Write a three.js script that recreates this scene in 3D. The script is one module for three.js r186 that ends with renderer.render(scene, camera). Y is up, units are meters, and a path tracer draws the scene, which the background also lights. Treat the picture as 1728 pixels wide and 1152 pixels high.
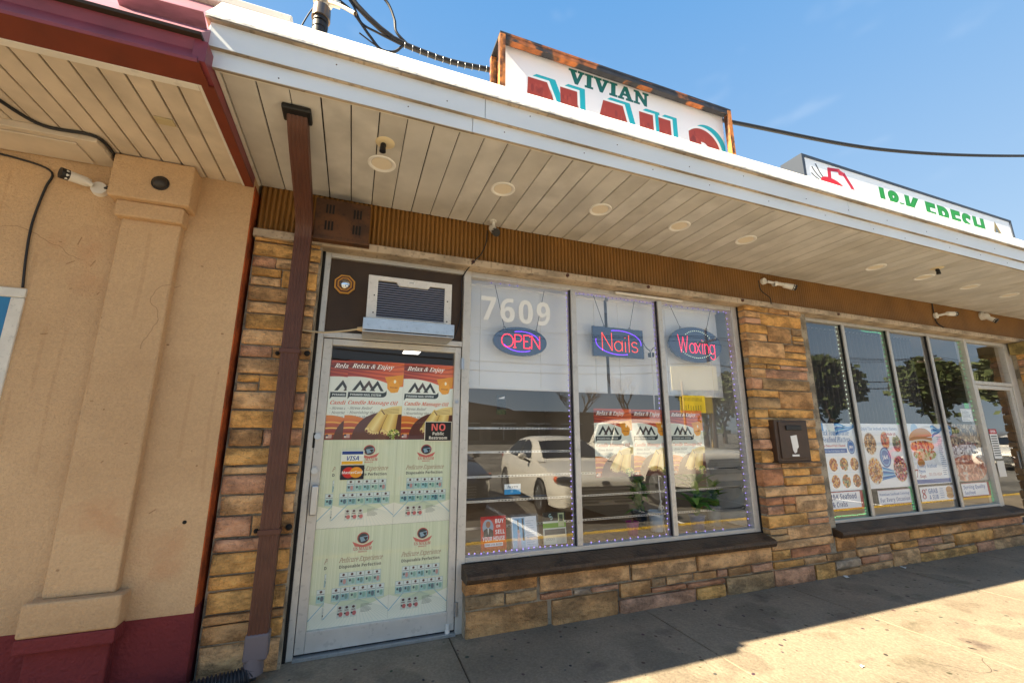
import * as THREE from 'three';
import { mergeGeometries, toCreasedNormals } from 'three/addons/utils/BufferGeometryUtils.js';
import { RoundedBoxGeometry } from 'three/addons/geometries/RoundedBoxGeometry.js';
import { FontLoader } from 'three/addons/loaders/FontLoader.js';
import { RectAreaLightUniformsLib } from 'three/addons/lights/RectAreaLightUniformsLib.js';
import { TextGeometry } from 'three/addons/geometries/TextGeometry.js';

// ------------------------------------------------------------------ camera, sky, sun, exposure
RectAreaLightUniformsLib.init();
const scene = new THREE.Scene();
const D2R = Math.PI / 180;
const camera = new THREE.PerspectiveCamera(77.83, 1024 / 682, 0.05, 600);
camera.position.set(0, 1.41, 3.3);
camera.rotation.set(12.058 * D2R, -20.393 * D2R, 0.107 * D2R, 'YXZ');
const renderer = new THREE.WebGLRenderer({ antialias: true });
renderer.toneMapping = THREE.LinearToneMapping;
renderer.toneMappingExposure = 4.6;
renderer.shadowMap.enabled = true;

const SUN = new THREE.Vector3(-1.02, 1, 0.122).normalize();
const sun = new THREE.DirectionalLight(new THREE.Color().setRGB(1, 0.85, 0.6), 5);
sun.position.copy(SUN).multiplyScalar(60); sun.castShadow = true;
sun.shadow.mapSize.set(4096, 4096);
Object.assign(sun.shadow.camera, { left: -30, right: 30, top: 30, bottom: -30, near: 1, far: 160 });
scene.add(sun, sun.target);

let seedState = 7;
const rnd = () => { seedState = (seedState + 0x6d2b79f5) | 0; let t = Math.imul(seedState ^ (seedState >>> 15), 1 | seedState); t = (t + Math.imul(t ^ (t >>> 7), 61 | t)) ^ t; return ((t ^ (t >>> 14)) >>> 0) / 4294967296; };
const rr = (a, b) => a + (b - a) * rnd();
const lerp = (a, b, t) => a + (b - a) * t, clamp = (x, a = 0, b = 1) => Math.min(b, Math.max(a, x));
const smooth = (a, b, x) => { const t = clamp((x - a) / (b - a)); return t * t * (3 - 2 * t); };
// tileable value noise
const hash = (x, y, s) => { let h = Math.imul(x, 374761393) ^ Math.imul(y, 668265263) ^ Math.imul(s, 974634777); h = Math.imul(h ^ (h >>> 13), 1274126177); return ((h ^ (h >>> 16)) >>> 0) / 4294967296; };
const vnoise = (x, y, p, s) => {
  const xi = Math.floor(x), yi = Math.floor(y), fx = x - xi, fy = y - yi, m = (a) => ((a % p) + p) % p, u = fx * fx * (3 - 2 * fx), v = fy * fy * (3 - 2 * fy);
  return lerp(lerp(hash(m(xi), m(yi), s), hash(m(xi + 1), m(yi), s), u), lerp(hash(m(xi), m(yi + 1), s), hash(m(xi + 1), m(yi + 1), s), u), v);
};
const fbm = (x, y, p, s, o = 4) => { let a = 0.5, r = 0, t = 0; for (let i = 0; i < o; i++) { r += a * vnoise(x, y, p, s + i); t += a; a *= 0.5; x *= 2; y *= 2; p *= 2; } return r / t; };

{ // sky: clear spring sky, paler towards the horizon, with a few small wisps of cloud
  const W = 1024, H = 512, d = new Float32Array(W * H * 4);
  const wisps = [];
  for (let i = 0; i < 26; i++) wisps.push([rr(-Math.PI, Math.PI), rr(0.12, 0.55), rr(0.02, 0.05), rr(0.006, 0.012)]);
  for (let r = 0; r < H; r++) for (let c = 0; c < W; c++) {
    const el = ((r + 0.5) / H - 0.5) * Math.PI, az = ((c + 0.5) / W - 0.5) * 2 * Math.PI, y = Math.sin(el);
    const x = Math.cos(az) * Math.cos(el), z = Math.sin(az) * Math.cos(el), cs = x * SUN.x + y * SUN.y + z * SUN.z;
    const t = Math.pow(clamp(y), 0.52), g = Math.pow(clamp(cs), 12) * 0.35 + Math.pow(clamp(cs), 3) * 0.06;
    const S = 0.50; let R = S * (lerp(0.385, 0.024, t) + g), G = S * (lerp(0.455, 0.140, t) + g * 0.95), B = S * (lerp(0.480, 0.335, t) + g * 0.85);
    if (el > 0) {
      let cl = 0;
      for (const [a, e, w, h] of wisps) { let da = Math.abs(az - a); if (da > Math.PI) da = 2 * Math.PI - da; const q = (da / w) ** 2 + ((el - e) / h) ** 2; if (q < 6) cl = Math.max(cl, Math.exp(-q) * 0.7 * fbm(az * 60, el * 90, 4096, 3, 4) * 1.6); }
      cl = clamp(Math.max(cl, smooth(0.66, 0.9, fbm(az * 7, el * 22, 4096, 9, 5)) * 0.12));
      R = lerp(R, 0.26, cl); G = lerp(G, 0.27, cl); B = lerp(B, 0.28, cl);
    } else { const k = smooth(0, 0.1, -el); R = lerp(R, 0.12, k); G = lerp(G, 0.11, k); B = lerp(B, 0.1, k); }
    d.set([R, G, B, 1], (r * W + c) * 4);
  }
  const t = new THREE.DataTexture(d, W, H, THREE.RGBAFormat, THREE.FloatType);
  t.mapping = THREE.EquirectangularReflectionMapping; t.magFilter = THREE.LinearFilter; t.wrapS = THREE.RepeatWrapping; t.needsUpdate = true;
  scene.background = t; scene.environment = t;
}

// ------------------------------------------------------------------ helpers
const taken = new Map();
const numbered = (n) => { const k = taken.get(n) ?? 0; taken.set(n, k + 1); return k ? n + '_' + String(k).padStart(3, '0') : n; };
function tag(o, label, category, group, kind) { if (label) o.userData.label = label; if (category) o.userData.category = category; if (group) o.userData.group = group; if (kind) o.userData.kind = kind; return o; }
const lit = (o) => { o.castShadow = o.receiveShadow = true; return o; };
function thing(name, label, category, pos = [0, 0, 0], group) { const o = new THREE.Group(); o.name = numbered(name); o.position.set(...pos); scene.add(o); return tag(o, label, category, group); }
function mesh(name, geo, mat, parent) { const m = lit(new THREE.Mesh(Array.isArray(geo) ? merge(geo) : geo, mat)); m.name = parent ? name : numbered(name); (parent ?? scene).add(m); return m; }
function single(name, geo, mat, label, category, group, kind) { return tag(mesh(name, geo, mat), label, category, group, kind); }
const ATTR = ['position', 'normal', 'uv'];
function merge(list) {
  const l = list.map((g) => { g = g.index ? g.toNonIndexed() : g; for (const k of Object.keys(g.attributes)) if (!ATTR.includes(k)) g.deleteAttribute(k); if (!g.attributes.uv) g.setAttribute('uv', new THREE.BufferAttribute(new Float32Array(g.attributes.position.count * 2), 2)); g.clearGroups?.(); return g; });
  return mergeGeometries(l, false);
}
// world-metre box projection for uv
function metric(g, k = 1, off = [0, 0]) {
  g = g.index ? g.toNonIndexed() : g; if (!g.attributes.normal) g.computeVertexNormals();
  const p = g.attributes.position, n = g.attributes.normal, uv = new Float32Array(p.count * 2);
  for (let i = 0; i < p.count; i += 3) {
    const ax = Math.abs(n.getX(i) + n.getX(i + 1) + n.getX(i + 2)), ay = Math.abs(n.getY(i) + n.getY(i + 1) + n.getY(i + 2)), az = Math.abs(n.getZ(i) + n.getZ(i + 1) + n.getZ(i + 2));
    for (let j = i; j < i + 3; j++) {
      const x = p.getX(j), y = p.getY(j), z = p.getZ(j), q = az >= ax && az >= ay ? [x, y] : ay >= ax ? [x, z] : [z, y];
      uv[j * 2] = q[0] * k + off[0]; uv[j * 2 + 1] = q[1] * k + off[1];
    }
  }
  g.setAttribute('uv', new THREE.BufferAttribute(uv, 2)); return g;
}
// box given by its two corners
const bx = (x0, y0, z0, x1, y1, z1) => metric(new THREE.BoxGeometry(Math.abs(x1 - x0), Math.abs(y1 - y0), Math.abs(z1 - z0)).translate((x0 + x1) / 2, (y0 + y1) / 2, (z0 + z1) / 2));
const rbx = (x0, y0, z0, x1, y1, z1, r = 0.004) => { const a = Math.abs(x1 - x0), b = Math.abs(y1 - y0), c = Math.abs(z1 - z0); return metric(new RoundedBoxGeometry(a, b, c, 2, Math.min(r, a / 2.05, b / 2.05, c / 2.05)).translate((x0 + x1) / 2, (y0 + y1) / 2, (z0 + z1) / 2)); };
const cyl = (r, h, [x, y, z], axis = 'y', r2 = r, n = 20) => { const g = new THREE.CylinderGeometry(r2, r, h, n); if (axis === 'z') g.rotateX(Math.PI / 2); if (axis === 'x') g.rotateZ(Math.PI / 2); return g.translate(x, y, z); };
const V = (p) => new THREE.Vector3(...p);
const tube = (pts, r, seg = 40, n = 7) => new THREE.TubeGeometry(new THREE.CatmullRomCurve3(pts.map(V), false, 'centripetal'), seg, r, n);
const rod = (a, b, r, n = 7) => new THREE.TubeGeometry(new THREE.LineCurve3(V(a), V(b)), 1, r, n);
// extrude a (z, y) profile along x from x0 to x1
function alongX(profile, x0, x1) {
  const s = new THREE.Shape(profile.map(([z, y]) => new THREE.Vector2(-z, y)));
  return metric(new THREE.ExtrudeGeometry(s, { depth: x1 - x0, bevelEnabled: false }).rotateY(Math.PI / 2).translate(x0, 0, 0));
}

// ------------------------------------------------------------------ textures and materials
function dataTex(n, fn, srgb = true) {
  const d = new Uint8Array(n * n * 4);
  for (let y = 0; y < n; y++) for (let x = 0; x < n; x++) { const c = fn(x / n, y / n); const i = (y * n + x) * 4; if (Array.isArray(c)) { d[i] = clamp(c[0]) * 255; d[i + 1] = clamp(c[1]) * 255; d[i + 2] = clamp(c[2]) * 255; } else d[i] = d[i + 1] = d[i + 2] = clamp(c) * 255; d[i + 3] = 255; }
  const t = new THREE.DataTexture(d, n, n); t.wrapS = t.wrapT = THREE.RepeatWrapping; t.magFilter = THREE.LinearFilter; t.minFilter = THREE.LinearMipmapLinearFilter; t.generateMipmaps = true; if (srgb) t.colorSpace = THREE.SRGBColorSpace; t.needsUpdate = true; return t;
}
const rep = (t, k, l = k) => { const c = t.clone(); c.repeat.set(k, l); c.needsUpdate = true; return c; };
const grain = dataTex(512, (u, v) => 0.80 + 0.20 * fbm(u * 8, v * 8, 8, 1, 6), true);
const blotch = dataTex(512, (u, v) => { const a = fbm(u * 4, v * 4, 4, 21, 5), b = fbm(u * 32, v * 32, 32, 31, 3); return 0.72 + 0.3 * smooth(0.3, 0.7, a) - 0.16 * smooth(0.62, 0.75, b); }, true);
const roughBump = dataTex(512, (u, v) => fbm(u * 48, v * 48, 48, 5, 4), false);
const stoneBump = dataTex(512, (u, v) => 0.6 * fbm(u * 10, v * 22, 2 * 5, 7, 5) + 0.4 * fbm(u * 60, v * 60, 60, 8, 3), false);
const stoneMap = dataTex(512, (u, v) => { const a = fbm(u * 5, v * 9, 5, 41, 5), b = fbm(u * 30, v * 40, 10, 43, 4), c = fbm(u * 3, v * 3, 3, 47, 4); const d = smooth(0.60, 0.66, fbm(u * 16, v * 48, 16, 49, 3)), e = smooth(0.66, 0.72, fbm(u * 90, v * 90, 90, 51, 2)), k = 0.70 + 0.30 * smooth(0.25, 0.75, a) + 0.24 * (b - 0.5) - 0.05 * d - 0.08 * e; return [k * (1.02 + 0.06 * (c - 0.5)), k * (1 - 0.02 * (c - 0.5)), k * (0.97 - 0.12 * (c - 0.5))]; }, true);
const stuccoMap = dataTex(1024, (u, v) => {
  const a = fbm(u * 5, v * 5, 5, 61, 5), b = fbm(u * 90, v * 90, 90, 63, 2), m = smooth(0.70, 0.80, fbm(u * 22, v * 30, 2, 65, 3)); const k = 0.86 + 0.13 * a + 0.05 * (b - 0.5) - 0.10 * m; return [k, k * (0.995 - 0.02 * m), k * (0.985 - 0.03 * (a - 0.5))];
}, true);
const scuffMap = dataTex(512, (u, v) => { const a = fbm(u * 7, v * 7, 7, 81, 5), b = smooth(0.66, 0.74, fbm(u * 26, v * 26, 26, 83, 4)); const k = 0.93 + 0.08 * a - 0.06 * b; return [k, k * 0.99, k * 0.975]; }, true);
const paintMap = dataTex(512, (u, v) => { const a = fbm(u * 3, v * 9, 3, 87, 5), d = smooth(0.74, 0.8, fbm(u * 60, v * 60, 60, 88, 2)); const k = 0.93 + 0.08 * a - 0.0 * d; return [k, k, k * 0.99]; }, true);
const woodMap = dataTex(256, (u, v) => 0.75 + 0.25 * fbm(u * 64, v * 2, 2, 91, 3), true);

function std(hex, rough = 0.8, o = {}) { return new THREE.MeshStandardMaterial({ color: new THREE.Color(hex), roughness: rough, ...o }); }
const M = {};
{ // stucco paint: mottled, with scuffs, hairline cracks, drips and an old patch
  const c = document.createElement('canvas'); c.width = c.height = 2048; const g = c.getContext('2d'); const im = g.createImageData(2048, 2048);
  const lo = new Float32Array(512 * 512), hi = new Float32Array(512 * 512);
  for (let y = 0; y < 512; y++) for (let x = 0; x < 512; x++) { lo[y * 512 + x] = fbm(x / 512 * 6, y / 512 * 9, 6 * 3, 161, 5); hi[y * 512 + x] = fbm(x / 512 * 100, y / 512 * 100, 100, 163, 2); }
  for (let y = 0; y < 2048; y++) for (let x = 0; x < 2048; x++) { const a = lo[(y >> 2) * 512 + (x >> 2)], b = hi[(y & 511) * 512 + (x & 511)], k = 226 + 34 * (a - 0.5) + 18 * (b - 0.5) + 12 * (hash(x, y, 5) - 0.5), i = (y * 2048 + x) * 4; im.data[i] = k; im.data[i + 1] = k * (0.985 - 0.03 * (0.5 - a)); im.data[i + 2] = k * (0.97 - 0.06 * (0.5 - a)); im.data[i + 3] = 255; }
  g.putImageData(im, 0, 0);
  const at = (x, y) => [((x + 3.6) / 3.6) * 2048, (1 - y / 3.6) * 2048];
  const line = (pts, w, col) => { g.strokeStyle = col; g.lineWidth = w; g.lineCap = 'round'; g.beginPath(); pts.forEach((p, i) => { const [u, v] = at(...p); i ? g.lineTo(u, v) : g.moveTo(u, v); }); g.stroke(); };
  for (const [x, y, a, l] of [[-1.63, 2.51, 1.2, 0.05], [-1.66, 2.38, 0.4, 0.06], [-1.55, 2.38, 0.9, 0.05], [-1.62, 2.23, 0.2, 0.015], [-1.49, 2.21, 0.8, 0.02], [-1.7, 1.95, 0.1, 0.05], [-1.2, 1.34, 0.2, 0.02], [-1.29, 1.24, 0.5, 0.015], [-1.05, 0.95, 0.4, 0.05]]) line([[x, y], [x + Math.cos(a) * l * 0.4, y + Math.sin(a) * l * 0.7], [x + Math.cos(a) * l * 0.6, y + Math.sin(a) * l]], 3, 'rgba(100,78,54,0.4)');
  for (let i = 0; i < 26; i++) { const x = rr(-3.4, -0.8), y = rr(0.5, 3); g.fillStyle = `rgba(96,74,50,${rr(0.2, 0.5)})`; const [u, v] = at(x, y); g.beginPath(); g.ellipse(u, v, rr(1.5, 5), rr(1.5, 4), 0, 0, 7); g.fill(); }
  for (let i = 0; i < 4; i++) { let x = rr(-3, -0.9), y = rr(0.6, 2.6), a = rr(0, 6); const p = []; for (let j = 0; j < 22; j++) { p.push([x, y]); a += rr(-0.6, 0.6); x += Math.cos(a) * 0.025; y += Math.sin(a) * 0.025; } line(p, 1.3, 'rgba(80,62,44,0.45)'); }
  for (let i = 0; i < 14; i++) { const x = rr(-3.4, -0.8), y = rr(1.5, 3.0), l = rr(0.2, 0.8); line([[x, y], [x + rr(-0.01, 0.01), y - l * 0.5], [x + rr(-0.01, 0.01), y - l]], rr(4, 14), 'rgba(120,92,62,0.07)'); }
  for (const [x, y, a, b] of [[-1.62, 2.4, 0.16, 0.26], [-0.98, 0.7, 0.12, 0.16], [-1.25, 0.95, 0.14, 0.1]]) { const [u, v] = at(x, y); g.fillStyle = 'rgba(205,186,160,0.07)'; for (let j = 0; j < 16; j++) { g.beginPath(); g.ellipse(u + rr(-1, 1) * a * 420, v + rr(-1, 1) * b * 420, rr(20, 60), rr(14, 50), rr(0, 3), 0, 7); g.fill(); } }
  const t = new THREE.CanvasTexture(c); t.colorSpace = THREE.SRGBColorSpace; t.wrapS = t.wrapT = THREE.RepeatWrapping; t.repeat.set(1 / 3.6, 1 / 3.6); M.wallTex = t;
}
M.stucco = std('#dcb98f', 0.95, { map: M.wallTex, bumpMap: rep(roughBump, 2.6), bumpScale: 0.005 }); delete M.wallTex;
M.stuccoRed = std('#7a2a2c', 0.85, { map: rep(stuccoMap, 0.55), bumpMap: rep(roughBump, 1.6), bumpScale: 0.006 });
M.orange = std('#b4541c', 0.8, { map: rep(blotch, 2) });
M.dark = std('#1b1815', 0.9);
M.black = std('#141416', 0.5);
M.rubber = std('#17171a', 0.6);
M.mortar = std('#a89b86', 0.95, { map: rep(blotch, 2), bumpMap: rep(roughBump, 3), bumpScale: 0.004 });
const STONE = { t: '#e0b585', y: '#e5b06a', n: '#c89a68', o: '#bd9d74', r: '#c48c68', g: '#c2ab92', p: '#d3a282' };
for (const k in STONE) M['stone_' + k] = [0, 1].map((i) => std(STONE[k], 0.9, { map: rep(stoneMap, i ? 1.1 : 1.5), bumpMap: rep(stoneBump, 2.2), bumpScale: 0.017 }));
M.alu = std('#c9c8c6', 0.42, { metalness: 0.35, map: rep(scuffMap, 1.4), roughnessMap: null });
M.aluDoor = std('#cfcdc8', 0.45, { metalness: 0.25, map: rep(scuffMap, 1.8) });
M.steel = std('#b9bcc0', 0.3, { metalness: 0.9 });
M.galv = std('#c6ccd2', 0.34, { metalness: 0.75, map: rep(scuffMap, 3) });
M.soffit = std('#e2dcd2', 0.6, { map: rep(grain, 0.7) });
M.soffits = ['#d8d5d0', '#d3cfc8', '#dcd9d4'].map((c, i) => std(c, 0.58, { map: rep(grain, 0.5 + i * 0.2) }));
M.soffitLeft = std('#ddcdb8', 0.6, { map: rep(grain, 0.9) });
M.fascia = std('#e3e6ea', 0.5, { map: rep(paintMap, 0.5) });
M.coat = std('#f0eeea', 0.75, { map: rep(scuffMap, 0.6), bumpMap: rep(roughBump, 0.5), bumpScale: 0.004 });
M.corr = std('#94672c', 0.5, { map: rep(grain, 0.6) });
M.beam = std('#b9a58c', 0.85, { map: rep(blotch, 1.1) });
M.brown = std('#5f3626', 0.55, { map: rep(grain, 1.5) });
M.brownBox = std('#5b3717', 0.6, { map: rep(blotch, 2) });
M.transom = std('#4a3520', 0.6, { map: rep(grain, 1.2) });
M.sill = std('#57412c', 0.6, { map: rep(blotch, 1.4), bumpMap: rep(roughBump, 1.5), bumpScale: 0.006 });
M.gutter = std('#8e3c46', 0.42, { map: rep(grain, 1) });
M.gutterUnder = std('#7b3117', 0.6, { map: rep(grain, 1) });
M.roofMetal = std('#b27a88', 0.4, { map: rep(grain, 0.8) });
M.white = std('#e6e4df', 0.6);
M.whiteTrim = std('#dedbd4', 0.55, { map: rep(scuffMap, 1) });
M.plastic = std('#dcd9d2', 0.45);
M.rustDark = std('#ffffff', 0.6, { map: rep(dataTex(512, (u, v) => { const a = smooth(0.52, 0.62, fbm(u * 12, v * 12, 12, 75, 5)), b = 0.7 + 0.6 * fbm(u * 50, v * 50, 50, 76, 3); return [lerp(0.17, 0.62, a) * b, lerp(0.17, 0.36, a) * b, lerp(0.19, 0.18, a) * b]; }, true), 0.43) });
M.rust = std('#ffffff', 0.7, { map: rep(dataTex(512, (u, v) => { const a = smooth(0.30, 0.55, fbm(u * 8, v * 8, 8, 77, 5)), b = 0.75 + 0.5 * fbm(u * 60, v * 20, 20, 78, 3); return [lerp(0.30, 0.76, a) * b, lerp(0.17, 0.47, a) * b, lerp(0.10, 0.22, a) * b]; }, true), 1.1) });
M.navy = std('#2a3342', 0.55);
M.asphalt = std('#716e69', 0.95, { map: rep(blotch, 0.18), bumpMap: rep(roughBump, 0.7), bumpScale: 0.01 });
M.kerb = std('#c9a21c', 0.8, { map: rep(blotch, 0.8) });
M.shade = std('#eef0f2', 0.85, { map: rep(paintMap, 0.3) });
M.interior = std('#8d8478', 0.9);
M.interiorDark = std('#4a443e', 0.9);
M.floor = std('#6f5b48', 0.6, { map: rep(grain, 1) });
M.ledge = std('#8b7b6c', 0.8, { map: rep(blotch, 1.2) });
M.bayWall = std('#d2d4d6', 0.75, { map: rep(scuffMap, 0.6) });
M.glass = new THREE.MeshPhysicalMaterial({ color: 0xffffff, transmission: 1, thickness: 0, roughness: 0, ior: 2.1 });
M.doorGlass = new THREE.MeshPhysicalMaterial({ color: 0xffffff, transmission: 1, thickness: 0, roughness: 0, ior: 1.45 });
M.carGlass = std('#15181a', 0.06, {});
M.cable = std('#1d1d20', 0.6);
M.green1 = std('#2f5a1e', 0.55); M.green2 = std('#4f7d28', 0.55);

// ------------------------------------------------------------------ setting: sidewalk, kerb, lot
{
  // concrete: cement with stains and trodden gum
  const c = document.createElement('canvas'); c.width = c.height = 2048; const g = c.getContext('2d'); const im = g.createImageData(2048, 2048);
  const low = new Float32Array(512 * 512), fine = new Float32Array(512 * 512);
  for (let y = 0; y < 512; y++) for (let x = 0; x < 512; x++) { low[y * 512 + x] = fbm(x / 512 * 10, y / 512 * 10, 10, 101, 5); fine[y * 512 + x] = fbm(x / 512 * 128, y / 512 * 128, 128, 105, 2); }
  for (let y = 0; y < 2048; y++) for (let x = 0; x < 2048; x++) {
    const a = low[(y >> 2) * 512 + (x >> 2)], b = fine[(y & 511) * 512 + (x & 511)], k = 120 + 46 * (a - 0.5) + 26 * (b - 0.5) + 10 * (hash(x, y, 3) - 0.5) - 24 * smooth(0.58, 0.72, a), i = (y * 2048 + x) * 4;
    im.data[i] = k * 1.07; im.data[i + 1] = k * 0.97; im.data[i + 2] = k * 0.83; im.data[i + 3] = 255;
  }
  g.putImageData(im, 0, 0);
  for (let i = 0; i < 620; i++) { const x = rnd() * 2048, y = rnd() * 2048, r = rr(1.5, 6.5), e = rr(0.6, 1); g.fillStyle = `rgba(${rr(18, 60) | 0},${rr(16, 50) | 0},${rr(14, 42) | 0},${rr(0.45, 0.95)})`; g.beginPath(); g.ellipse(x, y, r, r * e, rnd() * 3, 0, 7); g.fill(); }
  for (let i = 0; i < 150; i++) { const x = rnd() * 2048, y = rnd() * 2048, r = rr(10, 60); g.fillStyle = `rgba(42,33,25,${rr(0.03, 0.09)})`; for (let j = 0; j < 7; j++) { g.beginPath(); g.ellipse(x + rr(-r, r), y + rr(-r, r) * 0.6, r * rr(0.3, 0.8), r * rr(0.2, 0.5), rnd() * 3, 0, 7); g.fill(); } }
  g.strokeStyle = 'rgba(30,25,22,0.7)'; for (let i = 0; i < 7; i++) { let x = rnd() * 2048, y = rnd() * 2048, a = rnd() * 6; g.lineWidth = rr(1, 2.4); g.beginPath(); g.moveTo(x, y); for (let j = 0; j < 14; j++) { a += rr(-0.5, 0.5); x += Math.cos(a) * 16; y += Math.sin(a) * 16; g.lineTo(x, y); } g.stroke(); }
  const t = new THREE.CanvasTexture(c); t.colorSpace = THREE.SRGBColorSpace; t.wrapS = t.wrapT = THREE.RepeatWrapping; t.repeat.set(1 / 5.2, 1 / 5.2); t.offset.set(0.13, 0.41);
  M.concrete = std('#ffffff', 0.9, { map: t, bumpMap: rep(roughBump, 1.2), bumpScale: 0.004 });
}
const walk = new THREE.Group(); walk.name = 'sidewalk'; scene.add(walk); tag(walk, 'pale concrete sidewalk in front of the shops with dark trodden spots', 'sidewalk', null, 'structure');
const EDGE = 2.25;
for (let i = -5; i < 10; i++) {   // slabs between the tooled joints
  const x0 = 0.75 + i * 1.59;
  const g = rbx(x0 + 0.004, -0.16, -0.4, x0 + 1.586, 0, EDGE, 0.006); mesh('slab', g, M.concrete, walk);
}
mesh('slab_bed', bx(-7.2, -0.3, -0.4, 16.6, -0.012, EDGE - 0.02), M.dark, walk);
const kerb = new THREE.Group(); kerb.name = 'kerb'; scene.add(kerb); tag(kerb, 'yellow painted kerb along the parking lot', 'kerb', null, 'structure');
for (let i = -3; i < 7; i++) mesh('kerb_stone', rbx(i * 2.4 + 0.004, -0.3, EDGE + 0.004, i * 2.4 + 2.396, -0.004, EDGE + 0.17, 0.02), M.kerb, kerb);
{ const m = mesh('parking_lot', metric(new THREE.PlaneGeometry(500, 500).rotateX(-Math.PI / 2).translate(0, -0.16, 100)), M.asphalt); tag(m, 'grey asphalt parking lot and street', 'parking lot', null, 'structure'); }
for (let i = 1; i < 5; i++) { const m = single('bay_line', bx(0.1 + i * 2.75 - 0.05, -0.159, EDGE + 0.4, 0.1 + i * 2.75 + 0.05, -0.155, EDGE + 5.4), M.white, ['', 'first', 'second', 'third', 'fourth'][i] + ' white painted bay line of the parking lot, counted from the stucco building', 'road marking', 'painted parking bay lines', 'structure'); }

// ------------------------------------------------------------------ the shop building
const shop = thing('shop_building', 'stone faced strip of shops with white canopy, brown corrugated band and large windows', 'building');
// one rough stone: rounded, uneven front face, sides running back to z0
function stoneGeo(x0, y0, x1, y1, z0, z1) {
  const gap = 0.004, nx = 4, ny = 3, P = [], I = [], w = x1 - x0 - 2 * gap, h = y1 - y0 - 2 * gap, bev = Math.min(0.014, h * 0.2), tip = rr(-0.006, 0.009), tilt = rr(-0.006, 0.006);
  const ux = [0, Math.min(0.12, 0.02 / w), 1 - Math.min(0.12, 0.02 / w), 1], uy = [0, 0.16, 0.84, 1]; ux.splice(2, 0, rr(0.35, 0.65));
  const id = (i, j) => j * (nx + 1) + i;
  for (let j = 0; j <= ny; j++) for (let i = 0; i <= nx; i++) {
    const edge = i === 0 || i === nx || j === 0 || j === ny, jit = edge ? 0.003 : 0.006;
    P.push(x0 + gap + ux[i] * w + (i === 0 || i === nx ? rr(-1, 1) * 0.003 : rr(-jit, jit)), y0 + gap + uy[j] * h + (j === 0 || j === ny ? rr(-1, 1) * 0.0025 : 0), z1 - (edge ? bev : 0) + tip + tilt * (ux[i] - 0.5) * 2 + (edge ? rr(-0.003, 0.003) : rr(-0.005, 0.006)));
  }
  for (let j = 0; j < ny; j++) for (let i = 0; i < nx; i++) { const a = id(i, j), b = id(i + 1, j), c = id(i + 1, j + 1), d = id(i, j + 1); I.push(a, b, c, a, c, d); }
  const ring = []; for (let i = 0; i <= nx; i++) ring.push(id(i, 0)); for (let j = 1; j <= ny; j++) ring.push(id(nx, j)); for (let i = nx - 1; i >= 0; i--) ring.push(id(i, ny)); for (let j = ny - 1; j > 0; j--) ring.push(id(0, j));
  const n0 = P.length / 3; for (const k of ring) P.push(P[k * 3], P[k * 3 + 1], P[k * 3 + 2]); const n1 = P.length / 3; for (const k of ring) P.push(P[k * 3], P[k * 3 + 1], z0);
  for (let k = 0; k < ring.length; k++) { const l = (k + 1) % ring.length; I.push(n0 + k, n1 + k, n1 + l, n0 + k, n1 + l, n0 + l); }
  const g = new THREE.BufferGeometry(); g.setAttribute('position', new THREE.Float32BufferAttribute(P, 3)); g.setIndex(I); g.computeVertexNormals();
  return metric(g, 1, [rnd() * 7, rnd() * 7]);
}
const stone = (parent, x0, y0, x1, y1, z0, z1, tone) => mesh('stone', stoneGeo(x0, y0, x1, y1, z0, z1 + rr(-0.004, 0.006)), M['stone_' + tone][rnd() < 0.5 ? 0 : 1], parent);

// left pilaster beside the door
const lp = mesh('stone_pilaster', bx(-0.74, -0.05, -0.1, -0.30, 2.765, 0.072), M.mortar, shop);
{
  const ys = [2.762, 2.716, 2.613, 2.529, 2.393, 2.282, 2.198, 2.085, 1.978, 1.893, 1.782, 1.668, 1.548, 1.427, 1.312, 1.196, 1.143, 1.021, 0.899, 0.77, 0.688, 0.561, 0.477, 0.35, 0.296, 0.186, 0];
  const tone = 'yypyntytptntynytptppyyynntn'.split('');
  for (let k = 0; k + 1 < ys.length; k++) {
    const y1 = ys[k] - 0.003, y0 = ys[k + 1] + 0.003, xl = -0.738 + rr(0, 0.012), xr = -0.302 - rr(0, 0.012), s = [0.3, 0.72, 0.35, 0.45, 0.8][k % 5], xm = lerp(xl, xr, s);
    if (k === 3 || k === 10) { const ym = (y0 + y1) / 2; stone(lp, xl, y0, xm, ym - 0.002, 0, 0.1, 't'); stone(lp, xl, ym + 0.002, xm, y1, 0, 0.1, 'y'); stone(lp, xm, y0, xr, y1, 0, 0.1, 'y'); }
    else if (h4(k)) { stone(lp, xl, y0, xm, y1, 0, 0.1, tone[k]); stone(lp, xm, y0, xr, y1, 0, 0.1, tone[(k + 5) % 26]); }
    else stone(lp, xl, y0, xr, y1, 0, 0.1, tone[k]);
  }
  function h4(k) { return [2, 4, 6, 8, 11, 13, 16, 18, 21, 24].includes(k); }
}
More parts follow.
